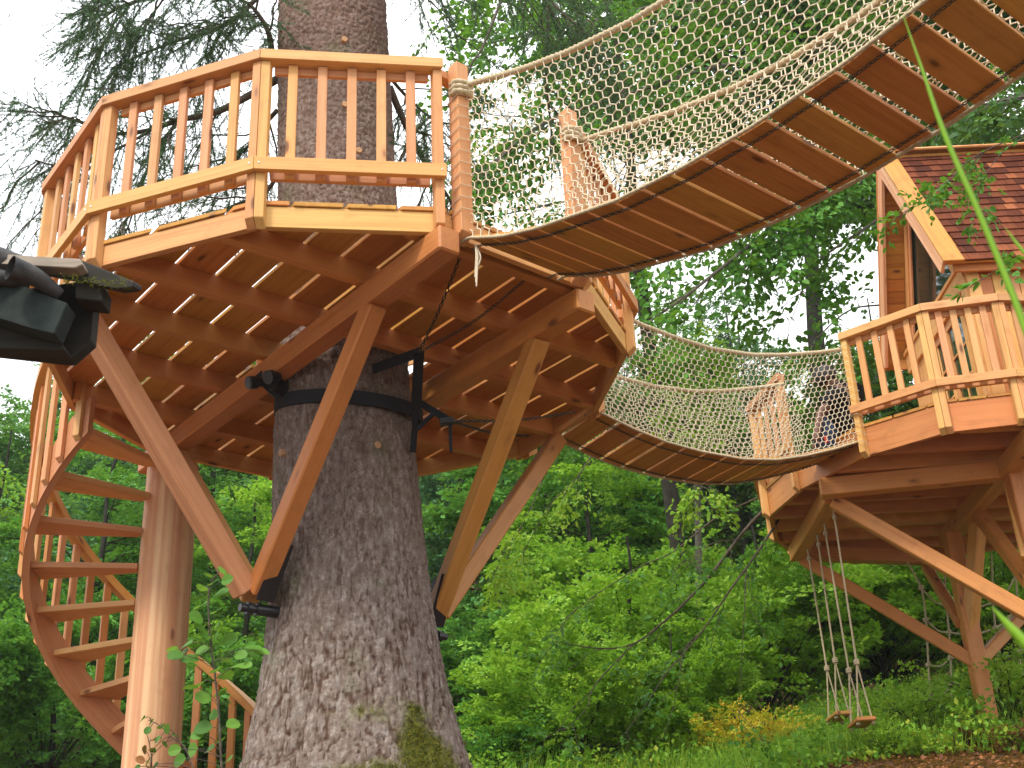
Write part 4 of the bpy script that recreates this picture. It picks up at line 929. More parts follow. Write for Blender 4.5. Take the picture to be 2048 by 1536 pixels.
# big hazel bushes
hz = tree_meshes(201, 4.4, 2.7, .2, .105, 1000, 44, .08, 'bush', .62, .35); hz[0].materials.append(ML['bright'])
def bush(px, py, y, s, rot, label, mat, nm='hazel_bush', g=None):
    p = aty(px, py, y); plant_tree(nm, hz, ML[mat], p[0], y, s, rot, label, 'bush', g, z=float(ground_z(np.array([p[0]]), np.array([y]))[0])-.1)
bush(1250, 1400, 17.5, .80, 0, 'large rounded bright green hazel bush in the middle between the trunk and the swings', 'bright')
bush(1530, 1400, 19.5, .84, 1.2, 'broad bright green hazel bush directly behind the two swings', 'bright')
bush(1010, 1400, 20.5, .72, 2.2, 'smaller darker bush at the right foot of the spruce trunk', 'forest')
bush(1790, 1400, 20.5, .78, 2.9, 'green bush behind the climbing net and left of the pole', 'bright')
bush(2030, 1400, 19.5, .75, 4.1, 'green bush at the right edge behind the cabin platform pole', 'bright')
bush(120, 1450, 16.5, .75, 3.3, 'dark green bush in the bottom left corner below the spiral staircase', 'forest')
bush(360, 1450, 18.5, .66, 5.3, 'dark green bush between the staircase post and the spruce trunk', 'forest')
bush(1165, 1500, 14.6, .46, 3.9, 'lower bright green bush at the bottom edge right of the mossy root flare', 'bright')
bush(1365, 1500, 15.6, .40, 5.0, 'small bright green bush at the foot of the large hazel bush', 'bright')
bush(1590, 1420, 21.5, .80, .7, 'green bush filling the gap far behind the swing ropes', 'forest')
sb_ = tree_meshes(202, .95, .75, .05, .055, 260, 26, .018, 'bush', .28, .4); sb_[0].materials.append(ML['lime'])
def shrub(px, py, s, mat, label, g=None, nm='shrub'):
    # stand it on the slope where the sight line meets the ground
    d = ray(px, py); ys_ = np.linspace(6, 30, 400); zs_ = ys_*d[2]/d[1]; gz_ = ground_z(ys_*d[0]/d[1], ys_); k = np.argmax(gz_ > zs_) if (gz_ > zs_).any() else 250
    y = ys_[k]; x = y*d[0]/d[1]; plant_tree(nm, sb_, ML[mat], x, y, s, frng.uniform(0, 6), label, 'shrub', g, z=float(gz_[k])-.03)
shrub(1480, 1515, .62, 'yellow', 'yellow and orange leaved shrub at the foot of the swings')
shrub(1560, 1510, .50, 'yellow', 'small yellowing shrub just left below the swing seats')
shrub(1385, 1525, .45, 'lime', 'lime green shrub left of the yellow shrub')
shrub(1795, 1515, .36, 'lime', 'lime green shrub right of the swing seats')
shrub(1850, 1482, .62, 'lime', 'tall lime green shrub left beside the foot of the pole')
shrub(1930, 1492, .22, 'brown', 'brown dried-up shrub touching the foot of the pole')
shrub(2032, 1455, .8, 'lime', 'lime green shrub on the slope right of the pole')
shrub(2045, 1505, .3, 'brown', 'dry brown leafed sprig at the right edge of the slope')
shrub(1180, 1545, .9, 'lime', 'light green shrub at the bottom edge right of the mossy trunk foot')
shrub(1010, 1560, .8, 'forest', 'dull green shrub at the bottom edge nearest the mossy trunk foot')
# ground cover and litter
def scatter(n, pxr, yr, f):
    px = rng.uniform(*pxr, n); y = yr[0]+(yr[1]-yr[0])*rng.random(n); rr_ = (px-1024)/F; x = y*rr_*1.06; z = ground_z(x, y); return np.stack([x, y, z], 1)
P = scatter(60000, (850, 2250), (11.2, 21), 0); keep_ = (fbm(P*.8, 2, 77) > -.04)|(P[:, 1] > 14.5); P = P[keep_]
Lv = Leaves(); n = len(P); Lv.add(P+np.stack([np.zeros(n), np.zeros(n), rng.uniform(.02, 1, n)**.7*(.10+1.6*np.clip(fbm(P*np.array([1.7, 1.7, 0]), 3, 88), 0, .3))], 1), rng.normal(0, 1, (n, 3)), np.array([0, 0, 1.])+rng.normal(0, .4, (n, 3)), rng.uniform(.035, .08, n), rng.random(n)*.7+fbm(P*np.array([.9, .9, 0]), 2, 99)*1.1)
tag(Lv.build('ground_cover', leaf_mat('slope_leaf', (.08, .24, .02), (.24, .46, .035), (.58, .50, .05), .4)), 'bright green leafy ground cover spreading over the slope below the swings', None, None, 'stuff')
P = scatter(16000, (900, 2200), (11.5, 20), 0); n = len(P)
o = blades(P, np.array([0, 0, 1.])+rng.normal(0, .28, (n, 3)), rng.uniform(.12, .38, n), rng.uniform(.003, .006, n), 'grass', ML['lime'], None, 'stuff', 'tufts of long light green grass among the low plants on the slope')
P = scatter(40000, (1300, 2500), (7.5, 15), 0); n = len(P); Lv = Leaves(); Lv.add(P+[0, 0, .012], rng.normal(0, 1, (n, 3))*[1, 1, .25], np.array([0, 0, 1.])+rng.normal(0, .35, (n, 3)), rng.uniform(.03, .065, n), rng.random(n))
tag(Lv.build('leaf_litter', ML['brown']), 'reddish brown dead leaves lying over the slope at the lower right', None, None, 'stuff')
# ------------------------------------------------------------------ overhanging beech: boughs placed along sight lines
T9 = thing('beech_tree', 'large beech whose leafy boughs overhang the rope bridges and the cabin from the right', 'tree', (11.5, 17.5, float(ground_z(np.array([11.5]), np.array([17.5]))[0])))
tube('trunk', [(11.5, 17.5, 1.5), (11.4, 17.4, 6), (11.0, 17.2, 11), (10.6, 17, 16)], [.45, .36, .25, .12], MS['limb'], T9, 12, 20)
def bough(T, pts, y0, y1, r, nside, spl, nl, ls, mat, dens=1., twl=1.0, droop=.35, name='bough', bare=.12, n=24):
    q = [aty(px, py, y0+(y1-y0)*i/(len(pts)-1)) for i, (px, py) in enumerate(pts)]; P = smooth_path(q, n); A = Acc(); A.tube(P, np.linspace(r, r*.22, n), 6); Lv = Leaves(); C = []; D = []
    L = np.linalg.norm(np.diff(P, axis=0), axis=1).sum()
    for k in range(int(nside*dens)):
        t = bare+(1-bare)*rng.random(); p = np.array([np.interp(t*(n-1), np.arange(n), P[:, w]) for w in range(3)]); a = P[min(n-1, int(t*(n-1))+1)]-P[max(0, int(t*(n-1))-1)]; a /= np.linalg.norm(a)
        sdv = np.cross(a, [0, 0, 1]); sdv /= np.linalg.norm(sdv)+1e-9; d = a*.7+sdv*rng.choice([-1, 1])*rng.uniform(.4, 1.1)+np.array([0, 0, rng.normal(-.15, .3)]); d /= np.linalg.norm(d); ln = twl*rng.uniform(.4, 1.15)
        W_ = limb_path(p, p+d*ln+[0, 0, -.18*ln], 5, .05); A.tube(W_, np.linspace(max(.004, r*.22), .003, 5), 3)
        for s in np.linspace(.25, 1, 4): C.append(np.array([np.interp(s*4, np.arange(5), W_[:, w]) for w in range(3)])); D.append(d+rng.normal(0, .45, 3))
    C = np.array(C); D = np.array(D); sprays(Lv, C, D, rng.uniform(.7, 1.2, len(C))*spl, nl, ls, droop=droop)
    o = A.build(name, MS['twig' if r < .025 else 'limb'], T); lo = Lv.build('foliage', mat, o, hexa=ls > .045); return o
for pts, y0, y1, r, ns, mt in (
    ([(2250, 130), (2050, 190), (1900, 250), (1740, 340), (1620, 400), (1500, 490), (1400, 570), (1290, 650)], 15.5, 12.5, .06, 62, 'beech'),
    ([(2250, 60), (1950, 70), (1700, 90), (1450, 130), (1250, 190), (1080, 250), (965, 350)], 17, 13.5, .07, 66, 'beech'),
    ([(2250, -60), (1900, -40), (1600, -20), (1350, 5), (1150, 50), (960, 90)], 16.5, 13.5, .06, 60, 'beech'),
    ([(2000, 230), (1850, 370), (1740, 450), (1640, 520), (1600, 590)], 15.5, 13.5, .035, 15, 'beech'),
    ([(1740, 340), (1600, 390), (1480, 420), (1370, 470), (1290, 520)], 14.6, 12.8, .03, 26, 'beech'),
    ([(2200, 0), (1960, 60), (1780, 120), (1600, 160), (1420, 240), (1330, 330)], 18, 15, .05, 42, 'dark'),
    ([(2200, 150), (1960, 160), (1760, 200), (1580, 260), (1440, 330)], 18.5, 15.5, .05, 40, 'dark'),
    ([(2200, -120), (1980, -60), (1700, -60), (1450, -40)], 18, 15, .05, 42, 'dark'),
    ([(2250, 180), (2080, 190), (1960, 210), (1870, 240)], 13, 12, .03, 34, 'dark'),
    ([(1980, 420), (1880, 520), (1800, 600), (1700, 620), (1620, 690)], 16, 15, .03, 11, 'beech'),
    ([(2100, 700), (1900, 760), (1800, 800), (1740, 820), (1700, 800)], 15, 14.4, .03, 26, 'dark'),
    ([(1800, 640), (1770, 720), (1740, 790), (1760, 850)], 15, 14.6, .03, 20, 'dark')):
    bough(T9, pts, y0, y1, r, ns, .58, 17, .100, ML[mt], twl=1.0)
tall = tree_meshes(301, 24, 6.0, 13.5, .16, 1500, 42, .30, 'beech', 1.35, .3); tall[0].materials.append(ML['beech'])
plant_tree('beech_tree', tall, ML['beech'], ray(1560, 400)[0]/ray(1560, 400)[1]*27, 27, 1.0, .5, 'tall beech whose crown rises behind the net of the upper bridge', 'tree')
plant_tree('beech_tree', tall, ML['dark'], ray(1960, 400)[0]/ray(1960, 400)[1]*24, 24, .98, 2.2, 'tall dark beech whose crown fills the top right corner behind the cabin roof', 'tree')
plant_tree('beech_tree', tall, ML['dark'], 10.8, 12.5, .82, 3.9, 'unseen tall beech added just outside the right edge to shade the cabin platform', 'tree')  # out-of-view tree, added so its crown darkens the cabin platform
# bare-ish hanging boughs in front of the hazel bush
T10 = thing('beech_bough', 'drooping sparse beech bough hanging in front of the bright hazel bush', 'branch', aty(1560, 980, 13.4))
for pts, r, ns in (([(1575, 985), (1522, 1026), (1477, 1076), (1423, 1148), (1377, 1198), (1332, 1240), (1267, 1288), (1194, 1297), (1110, 1282)], .028, 7), ([(1267, 1288), (1190, 1370), (1171, 1420), (1122, 1465)], .012, 4),
                   ([(1575, 1010), (1534, 1076), (1492, 1137), (1461, 1179), (1404, 1263), (1332, 1347), (1293, 1408), (1240, 1480)], .020, 8), ([(1492, 1141), (1490, 1190), (1488, 1240), (1477, 1431)], .011, 4),
                   ([(1515, 996), (1435, 1034), (1347, 1103), (1282, 1133), (1179, 1198), (1122, 1244)], .014, 9), ([(1480, 1080), (1430, 1085), (1390, 1110), (1350, 1140)], .009, 9), ([(1404, 1263), (1370, 1300), (1350, 1400), (1325, 1480)], .009, 4)):
    bough(T10, pts, 12.4, 11.6, r*.72, ns, .26, 7, .058, ML['beech'], twl=.42, name='branch', droop=.2)
T11 = thing('beech_bough', 'fine twigs of pale yellow-green beech leaves hanging below the sagging bridge by the right strut', 'branch', aty(1100, 890, 11))
for pts in ([(1110, 880), (1085, 960), (1050, 1040), (1010, 1100), (985, 1160)], [(1190, 900), (1150, 960), (1100, 1010), (1060, 1080), (1030, 1130)], [(1405, 950), (1400, 985), (1385, 1010)]):
    bough(T11, pts, 11.5, 11.2, .007, 11, .22, 8, .055, ML['lime'], twl=.28, name='twig', droop=.6)
T12 = thing('beech_bough', 'beech twig with glossy green leaves reaching across the cabin roof from the right edge', 'branch', aty(2060, 270, 8.5))
bough(T12, [(2080, 255), (1956, 309), (1897, 361), (1853, 391), (1812, 422)], 8.3, 7.9, .006, 13, .16, 7, .050, ML['beech'], twl=.20, name='twig')
bough(T12, [(2080, 260), (2010, 300), (1960, 370), (1950, 430)], 8.3, 8.1, .005, 8, .15, 6, .050, ML['beech'], twl=.18, name='twig')
T13 = thing('beech_bough', 'short beech twig with a few broad leaves at the right edge before the cabin siding', 'branch', aty(2060, 500, 6))
bough(T13, [(2090, 500), (2040, 520), (2000, 535), (1980, 548)], 6.2, 6.0, .004, 3, .12, 4, .06, ML['beech'], twl=.12, name='twig')
# upper middle deciduous tree behind the net, with dark limbs
T14 = thing('beech_tree', 'loose leafed tree with dark limbs standing behind the net of the upper bridge', 'tree', (2.6, 19, float(ground_z(np.array([2.6]), np.array([19.]))[0])))
tube('trunk', [(2.6, 19, 2.5), (2.5, 19, 6), aty(1270, 480, 18.5), aty(1260, 300, 18), aty(1230, 60, 17.5), aty(1180, -200, 17.5)], [.16, .13, .11, .08, .05, .03], MS['trunk'], T14, 8, 30)
for pts, ns in (([(1262, 330), (1180, 280), (1090, 240), (980, 230)], 13), ([(1265, 400), (1150, 400), (1050, 420), (960, 440)], 8), ([(1240, 200), (1150, 120), (1050, 60), (950, 20)], 24), ([(1255, 260), (1340, 200), (1430, 190), (1500, 200)], 16), ([(1268, 430), (1340, 380), (1420, 340), (1500, 330)], 12), ([(1230, 60), (1150, 20), (1080, -10), (1000, -30)], 26)):
    bough(T14, pts, 18, 16.5, .035, ns, .5, 12, .095, ML['beech'], twl=.8)
T15 = thing('young_tree', 'slim yellow-green tree behind the middle of the sagging bridge', 'tree', (1.9, 17.5, float(ground_z(np.array([1.9]), np.array([17.5]))[0])))
tube('trunk', [aty(1400, 1300, 17.5), aty(1395, 1000, 17.5), aty(1385, 680, 17)], [.06, .045, .02], MS['limb'], T15, 6, 12)
for py in (690, 740, 790, 840, 890): 
    for sx in (-1, 1): bough(T15, [(1387, py+10), (1387+sx*22, py), (1387+sx*random.randint(30, 60), py+14)], 17, 16.7, .012, 9, .32, 10, .075, ML['lime'], twl=.3)
# distant wooded hill
hx = np.linspace(-200, 290, 150); hy = np.linspace(105, 260, 60); HX, HY = np.meshgrid(hx, hy)
HZ = 14+(HY-105)*.62-(np.clip(HY-190, 0, 400))*1.3+fbm(np.stack([HX*.012, HY*.012, HX*0], -1).reshape(-1, 3), 3, 91).reshape(HX.shape)*14+fbm(np.stack([HX*.12, HY*.12, HX*0], -1).reshape(-1, 3), 3, 92).reshape(HX.shape)*6
nx = 150; i = np.arange(59)[:, None]*nx+np.arange(149)[None]; hm = npmesh('hill', np.stack([HX, HY, HZ], -1).reshape(-1, 3), np.stack([i, i+1, i+nx+1, i+nx], -1).reshape(-1, 4), True)
m = NM('distant_wood'); tc = m.n('ShaderNodeTexCoord'); nn_ = m.noise(tc.outputs['Object'], .25, 5, .7)
tag(link('hill', hm, Matrix.Identity(4), None, m.done(m.pbr(m.ramp(nn_, [(.35, (.02, .05, .02)), (.65, (.06, .11, .04))]), .95, m.bump(nn_, 1, 3), .05))), 'far wooded hill fading to blue behind the sagging bridge', None, None, 'structure')
# ------------------------------------------------------------------ spruce boughs
def spruce_bough(T, pts, y0, y1, r, ntw, twl=.55, hang=.9, name='branch', bare=.15, sidebr=5, dens=135):
    q = [aty(px, py, y0+(y1-y0)*i/(len(pts)-1)) for i, (px, py) in enumerate(pts)]; P = smooth_path(q, 26); A = Acc(); A.tube(P, np.linspace(r, .006, 26), 7); NB = []; ND = []
    paths = [P]
    for k in range(sidebr):
        t = rng.uniform(bare, .95); p = np.array([np.interp(t*25, np.arange(26), P[:, w]) for w in range(3)]); a = P[-1]-P[0]; a /= np.linalg.norm(a); s = np.cross(a, [0, 0, 1]); s /= np.linalg.norm(s)
        d = a*.6+s*rng.choice([-1, 1])*.9; d /= np.linalg.norm(d); B = limb_path(p, p+d*rng.uniform(.5, 1.1)*(1.15-t*.5)+[0, 0, -.25], 8, .05); A.tube(B, np.linspace(.010, .004, 8), 4); paths.append(B)
    for ip, Q in enumerate(paths):
        nq = len(Q); nt_ = ntw if ip == 0 else max(5, ntw//4)
        for k in range(nt_):
            t = (bare if ip == 0 else .15)+(1-(bare if ip == 0 else .15))*rng.random(); p = np.array([np.interp(t*(nq-1), np.arange(nq), Q[:, w]) for w in range(3)]); a = Q[-1]-Q[0]; a /= np.linalg.norm(a)
            d = a*.5+rng.normal(0, .5, 3)+np.array([0, 0, -hang*rng.uniform(.4, 1.1)]); d /= np.linalg.norm(d); ln = twl*rng.uniform(.35, 1.1)
            Tw = p+np.linspace(0, 1, 5)[:, None]*d*ln+np.linspace(0, 1, 5)[:, None]**2*np.array([0, 0, -.12*ln]); A.tube(Tw, np.linspace(.0035, .0015, 5), 3)
            segs = [(p, Tw[-1])]
            for b in range(3):
                u_ = rng.uniform(.2, .8); pb = p+d*ln*u_; db = d+rng.normal(0, .6, 3); db /= np.linalg.norm(db); segs.append((pb, pb+db*ln*.4*rng.uniform(.5, 1)))
            for a_, b_ in segs:
                l_ = np.linalg.norm(b_-a_); m_ = int(dens*l_/.4); u_ = rng.random(m_)[:, None]; NB.append(a_+(b_-a_)*u_); dn = (b_-a_)/l_*.75+rng.normal(0, .62, (m_, 3)); ND.append(dn)
    o = A.build(name, MS['twig'], T); NB = np.vstack(NB); ND = np.vstack(ND); blades(NB, ND, rng.uniform(.014, .026, len(NB)), rng.uniform(.0019, .0033, len(NB)), 'needles', ML['needle'], o, 'stuff')
for pts, y0, y1, r, ntw, sb2 in (
    ([(560, 155), (500, 190), (430, 225), (359, 240), (290, 262), (215, 266), (150, 240), (75, 215)], 8.1, 7.9, .035, 44, 7),
    ([(360, 238), (320, 290), (290, 350), (265, 420), (240, 455)], 8.0, 7.8, .016, 26, 4),
    ([(300, 262), (230, 300), (170, 320), (110, 330), (70, 320)], 8.0, 7.6, .012, 22, 3),
    ([(560, 340), (530, 385), (470, 410), (400, 440), (320, 450)], 8.2, 8.6, .02, 30, 4),
    ([(545, 110), (535, 60), (500, 10), (440, -20)], 8.0, 7.6, .03, 30, 4),
    ([(560, -120), (480, -60), (400, -25), (310, -10), (230, 20), (180, 60)], 7.9, 7.3, .03, 60, 8),
    ([(560, -60), (490, 20), (430, 60), (360, 80), (280, 110), (220, 140)], 8.3, 8.1, .025, 50, 7),
    ([(555, 220), (520, 260), (490, 300), (450, 330)], 8.5, 8.8, .022, 34, 4),
    ([(778, 173), (812, 251), (860, 344), (900, 400), (930, 470)], 8.4, 9.2, .034, 30, 4),
    ([(792, 333), (815, 295), (840, 250), (880, 220)], 8.3, 8.6, .012, 16, 2),
    ([(775, 150), (820, 200), (870, 240), (920, 250)], 8.6, 9.4, .018, 22, 3),
    ([(770, -60), (830, -30), (900, -20), (960, -10)], 8.0, 7.6, .025, 26, 4),
    ([(780, -90), (900, -80), (1040, -50), (1130, 30), (1220, 110)], 8.4, 8.2, .03, 46, 6),
    ([(900, -80), (1000, -40), (1100, -10), (1250, 0)], 8.2, 7.6, .02, 36, 4),
    ([(1090, -60), (1096, 60), (1092, 160), (1102, 260), (1098, 330)], 8.6, 9.4, .018, 14, 3),
    ([(1150, 60), (1230, 130), (1260, 300), (1230, 400)], 8.9, 9.6, .015, 16, 3)):
    spruce_bough(T8, pts, y0, y1, r, ntw, sidebr=sb2)
T16 = thing('bare_branch', 'thin dark bare branch crossing the white sky above the bridge gate post', 'branch', aty(1005, -20, 9))
tube('branch', [aty(1010, -20, 9.2), aty(995, 20, 9.2), aty(965, 95, 9.1), aty(945, 125, 9.0), aty(933, 160, 9)], [.016, .008], MS['twig'], T16, 6, 20)
# ------------------------------------------------------------------ dark roof corner at the left edge
T17 = thing('roof_corner', 'dark mossy eave corner of a shed roof with metal gutter at the left edge', 'roof', aty(60, 600, 3.0))
yq = 3.0
def pq(px, py, y=yq): return aty(px, py, y)
def loft(name, front, back, mat, T, bev=.003):
    """solid between two outlines with the same count"""
    bm = bmesh.new(); a = [bm.verts.new(Vector([float(v) for v in p])) for p in front]; b = [bm.verts.new(Vector([float(v) for v in p])) for p in back]; n = len(a)
    bm.faces.new(a); bm.faces.new(b[::-1])
    for i in range(n): bm.faces.new((a[i], b[i], b[(i+1) % n], a[(i+1) % n]))
    c = Vector(np.mean([v.co[:] for v in bm.verts], 0)); 
    for v in bm.verts: v.co -= c
    me = bm_finish(name, bm, bev); return link(name, me, Matrix.Translation(c), T, mat)
def slabpx(name, outline, y, dy, mat, T=T17, dirv=(0, 1, 0), bev=.003):
    f = [pq(px, py, y) for px, py in outline]; b = [p+np.array(dirv)*dy for p in f]; return loft(name, f, b, mat, T, bev)
slabpx('verge_board', [(-120, 500), (20, 509), (160, 517), (166, 529), (150, 536), (20, 528), (-120, 522)], 2.95, .05, MW['grey'])
slabpx('top_board', [(-120, 506), (160, 519), (268, 563), (266, 574), (232, 578), (140, 556), (60, 540), (-120, 528)], 3.0, .10, MW['black'], dirv=(-.1, 1, .42))
slabpx('end_board', [(-120, 600), (176, 560), (208, 566), (204, 600), (186, 604), (182, 680), (140, 717), (128, 716), (-120, 690)], 3.12, .05, MW['black'])
slabpx('fascia', [(-120, 605), (50, 640), (110, 668), (132, 700), (-120, 694)], 3.06, .055, MW['black'])
slabpx('gutter', [(-120, 545), (20, 560), (135, 606), (108, 668), (60, 655), (-120, 600)], 2.98, .07, MS['zinc'])
slabpx('soffit', [(150, 560), (206, 570), (203, 602), (150, 596)], 3.02, .08, MW['black'])
def rolltile(a, b, r0, r1):
    V = []; n = 9; P0 = pq(*a, 2.90); P1 = pq(*b, 3.0)
    tube('roof_tile', [P0, (P0+P1)/2+[0, 0, .012], P1], [r0, r1], MS['tile'], T17, 14, 10)
rolltile((-120, 500), (40, 535), .045, .035); rolltile((20, 535), (120, 590), .035, .018); rolltile((-120, 545), (60, 570), .03, .02)
Lv = Leaves(); n = 260; t = rng.random(n); P = np.array([pq(120, 562, 2.97)])*(1-t[:, None])+np.array([pq(258, 572, 3.0)])*t[:, None]+rng.normal(0, .008, (n, 3)); P[:, 1] -= .01
blades(P, rng.normal(0, 1, (n, 3)), rng.uniform(.004, .012, n), rng.uniform(.001, .002, n), 'moss', mossleaf, T17, 'stuff')
# ------------------------------------------------------------------ near grass blades, out of focus
def grassblade(label, pts, y, w):
    P = smooth_path([aty(px, py, y+dy) for px, py, dy in pts], 24); T = thing('grass_stalk', label, 'grass stalk', P[0]); V = []; Fc = []
    wd = np.interp(np.linspace(0, 1, 24), [0, .15, .6, 1], [w, w, w*.8, w*.12])
    for i, p in enumerate(P):
        for a, b in ((-1, .0), (0, -.35), (1, .0), (0, .12)): V.append(p+np.array([wd[i]*a, wd[i]*b, 0]))
    for i in range(23):
        for k in range(4): Fc.append((i*4+k, i*4+(k+1) % 4, i*4+4+(k+1) % 4, i*4+4+k))
    me = npmesh('blade', np.array(V), np.array(Fc), True); fattr(me, 'rnd', np.full(len(V), .45)); link('blade', me, Matrix.Identity(4), T, ML['lime'])
grassblade('long blurred green grass stalk leaning across the upper right corner', [(2085, 760, 0), (2030, 600, 0), (1960, 430, 0), (1890, 270, 0), (1845, 140, 0), (1806, 30, 0)], 1.15, .0042)
grassblade('short blurred grass tip in front of the cabin roof at the right edge', [(2075, 540, 0), (2040, 495, 0), (2010, 455, 0)], 1.2, .003)
grassblade('blurred green grass tip low at the right edge beside the pole', [(2090, 1330, 0), (2040, 1275, 0), (1985, 1215, 0)], 1.0, .007)
for lab, pts in (('thin blurred bare twig curving down the sky at the upper left', [(0, -20), (35, 70), (72, 120), (84, 180), (82, 215)]), ('second thin bare twig crossing the corner at the top left', [(-10, 60), (15, 35), (25, 15), (15, -20)])):
    T = thing('twig', lab, 'twig', aty(*pts[0], 2.2)); tube('stem', [aty(px, py, 2.2) for px, py in pts], [.0012, .0008], simple('pale_twig', (.30, .24, .26), .8), T, 5, 24)
# ------------------------------------------------------------------ hazel sapling and vine at the foot
def sapling(label, stem, y, leaves, ls, mat, sr=.006, nm='hazel_sapling'):
    q = [aty(px, py, y) for px, py in stem]; T = thing(nm, label, 'sapling', q[0]); tube('stem', q, [sr, sr*.4], MS['twig'], T, 6, 24)
    P = smooth_path(q, 60); 
    for k, (px, py) in enumerate(leaves):
        c = aty(px, py, y+rng.uniform(-.12, .12)); d2 = np.linalg.norm(P-c, axis=1); a = P[np.argmin(d2+np.abs(P[:, 2]-c[2]+.05)*.5)]; d = c-a; L = np.linalg.norm(d)+1e-6; d /= L; d[2] -= .35; d /= np.linalg.norm(d)
        # petiole and a rounded toothed leaf of several faces
        n_ = np.array([rng.normal(0, .5), -.75+rng.normal(0, .3), .55+rng.normal(0, .3)]); s = np.cross(n_, d); s /= np.linalg.norm(s); n_ = np.cross(d, s); S = ls*rng.uniform(.75, 1.15); b = c-d*S*.5
        ang = np.linspace(-math.pi*.86, math.pi*.86, 17); rim = []
        for i_, t in enumerate(ang):
            rr_ = .52*(1+.10*math.cos(t))*(1.0 if i_ % 2 else .95); u_ = .52+rr_*math.cos(t)*1.02; v_ = rr_*math.sin(t)*.92; rim.append(b+S*(u_*d+v_*s+(.16*abs(v_)-.12*u_*u_)*n_))
        V = [b]+rim; Fc = [(0, i_, i_+1, i_+1) for i_ in range(1, 17)]
        mid = [b+S*(u_*d-.12*u_*u_*n_) for u_ in (0, .3, .6, .9)]
        bm = bmesh.new(); vb = [bm.verts.new(Vector(p)) for p in rim]; vc = [bm.verts.new(Vector(p)) for p in mid]
        h_ = 8
        idx = lambda i_: vc[0] if i_ < 2 else vc[1] if i_ < 4 else vc[2] if i_ < 6 else vc[3]
        for side in (0, 1):
            for i_ in range(8):
                ia = i_ if side == 0 else 16-i_; ib = i_+1 if side == 0 else 15-i_; m1, m2 = idx(i_), idx(i_+1)
                try:
                    bm.faces.new((vb[ia], vb[ib], m1))
                    if m1 is not m2: bm.faces.new((vb[ib], m2, m1))
                except ValueError: pass
        me = bpy.data.meshes.new('leaf'); bm.normal_update(); bm.to_mesh(me); bm.free(); fattr(me, 'rnd', np.full(len(me.vertices), rng.random())); link('leaf', me, Matrix.Identity(4), T, mat)
        tube('leaf_stalk', [a, (a+b)/2+[0, 0, .01], b], .0014, MS['twig'], T, 4, 6)
sapling('young hazel with round toothed leaves standing between the staircase post and the spruce trunk', [(446, 1580), (443, 1536), (435, 1397), (420, 1273), (418, 1182), (439, 1140)], 5.2,
        [(445, 1143), (415, 1150), (405, 1175), (440, 1185), (402, 1210), (432, 1222), (402, 1255), (430, 1255), (345, 1298), (372, 1290), (382, 1318), (395, 1278), (405, 1300), (430, 1275), (398, 1308), (457, 1280), (440, 1385), (402, 1366), (382, 1375), (447, 1318), (470, 1332), (490, 1330), (497, 1302), (520, 1302), (462, 1406), (465, 1448), (408, 1455), (437, 1380), (420, 1497), (455, 1520), (360, 1520), (350, 1500), (385, 1500), (452, 1160), (425, 1165), (395, 1235), (438, 1228), (412, 1270), (352, 1310), (368, 1305), (432, 1340), (408, 1395), (450, 1350), (480, 1310), (505, 1295), (428, 1430), (440, 1480), (395, 1470)], .066, ML['sapling'])
sapling('wilting vine with brown curled leaves in front of the staircase post', [(400, 1580), (372, 1500), (345, 1475), (318, 1450), (296, 1440)], 4.6,
        [(285, 1438), (302, 1445), (296, 1460), (322, 1452), (335, 1458), (350, 1470), (316, 1478), (330, 1488), (306, 1500), (298, 1520), (312, 1530), (275, 1535)], .036, ML['dark'], .003, 'vine')
sapling('dry brown leaved stem at the bottom beside the staircase post', [(300, 1580), (303, 1520), (297, 1480), (292, 1465)], 4.7, [(290, 1500), (305, 1497), (312, 1478), (282, 1520), (300, 1535)], .034, ML['brown'], .003, 'vine')
# ------------------------------------------------------------------ person behind the bridge net
TP = thing('person', 'person in black t-shirt and jeans bending down behind the net of the sagging bridge', 'person', (2.95, 10.95, 4.25))
def skin(name, V, Eg, Rd, mat, T, sub=2, root=0):
    me = bpy.data.meshes.new(name); me.from_pydata([tuple(map(float, v)) for v in V], Eg, []); o = bpy.data.objects.new(name, me); COL.objects.link(o); me.materials.append(mat)
    mo_ = o.modifiers.new('skin', 'SKIN'); mo_.use_smooth_shade = True
    for i, r in enumerate(Rd): me.skin_vertices[0].data[i].radius = (r, r) if np.isscalar(r) else r
    me.skin_vertices[0].data[root].use_root = True
    s = o.modifiers.new('sub', 'SUBSURF'); s.levels = sub; s.render_levels = sub
    o.parent = T; o.matrix_parent_inverse = WM[T.name].inverted(); return o
YP = 10.85
def pp(px, py, dy=0): return aty(px, py, YP+dy)
mskin = simple('skin', (.13, .055, .036), .6); mshirt = simple('black_tshirt', (.012, .012, .014), .9, .1, 0, 25, (.02, .02, .022), .2); mjean = simple('blue_jeans', (.02, .03, .055), .9, .1, 0, 40, (.04, .055, .09), .2); mhair = simple('dark_hair', (.015, .012, .01), .6)
body = skin('body', [pp(1680, 866), pp(1692, 815), pp(1692, 782), pp(1674, 775, 0), pp(1655, 766, 0),   # pelvis, waist, chest, neck, head base
                     pp(1648, 750, 0), pp(1672, 790, -.17), pp(1640, 828, -.2), pp(1634, 868, -.24), pp(1632, 884, -.24),
                     pp(1678, 786, .18), pp(1652, 830, .26), pp(1640, 866, .2)],
            [(0, 1), (1, 2), (2, 3), (3, 4), (4, 5), (2, 6), (6, 7), (7, 8), (8, 9), (2, 10), (10, 11), (11, 12)],
            [.15, .15, .15, .06, .085, .088, .062, .045, .034, .035, .062, .045, .034], mskin, TP)
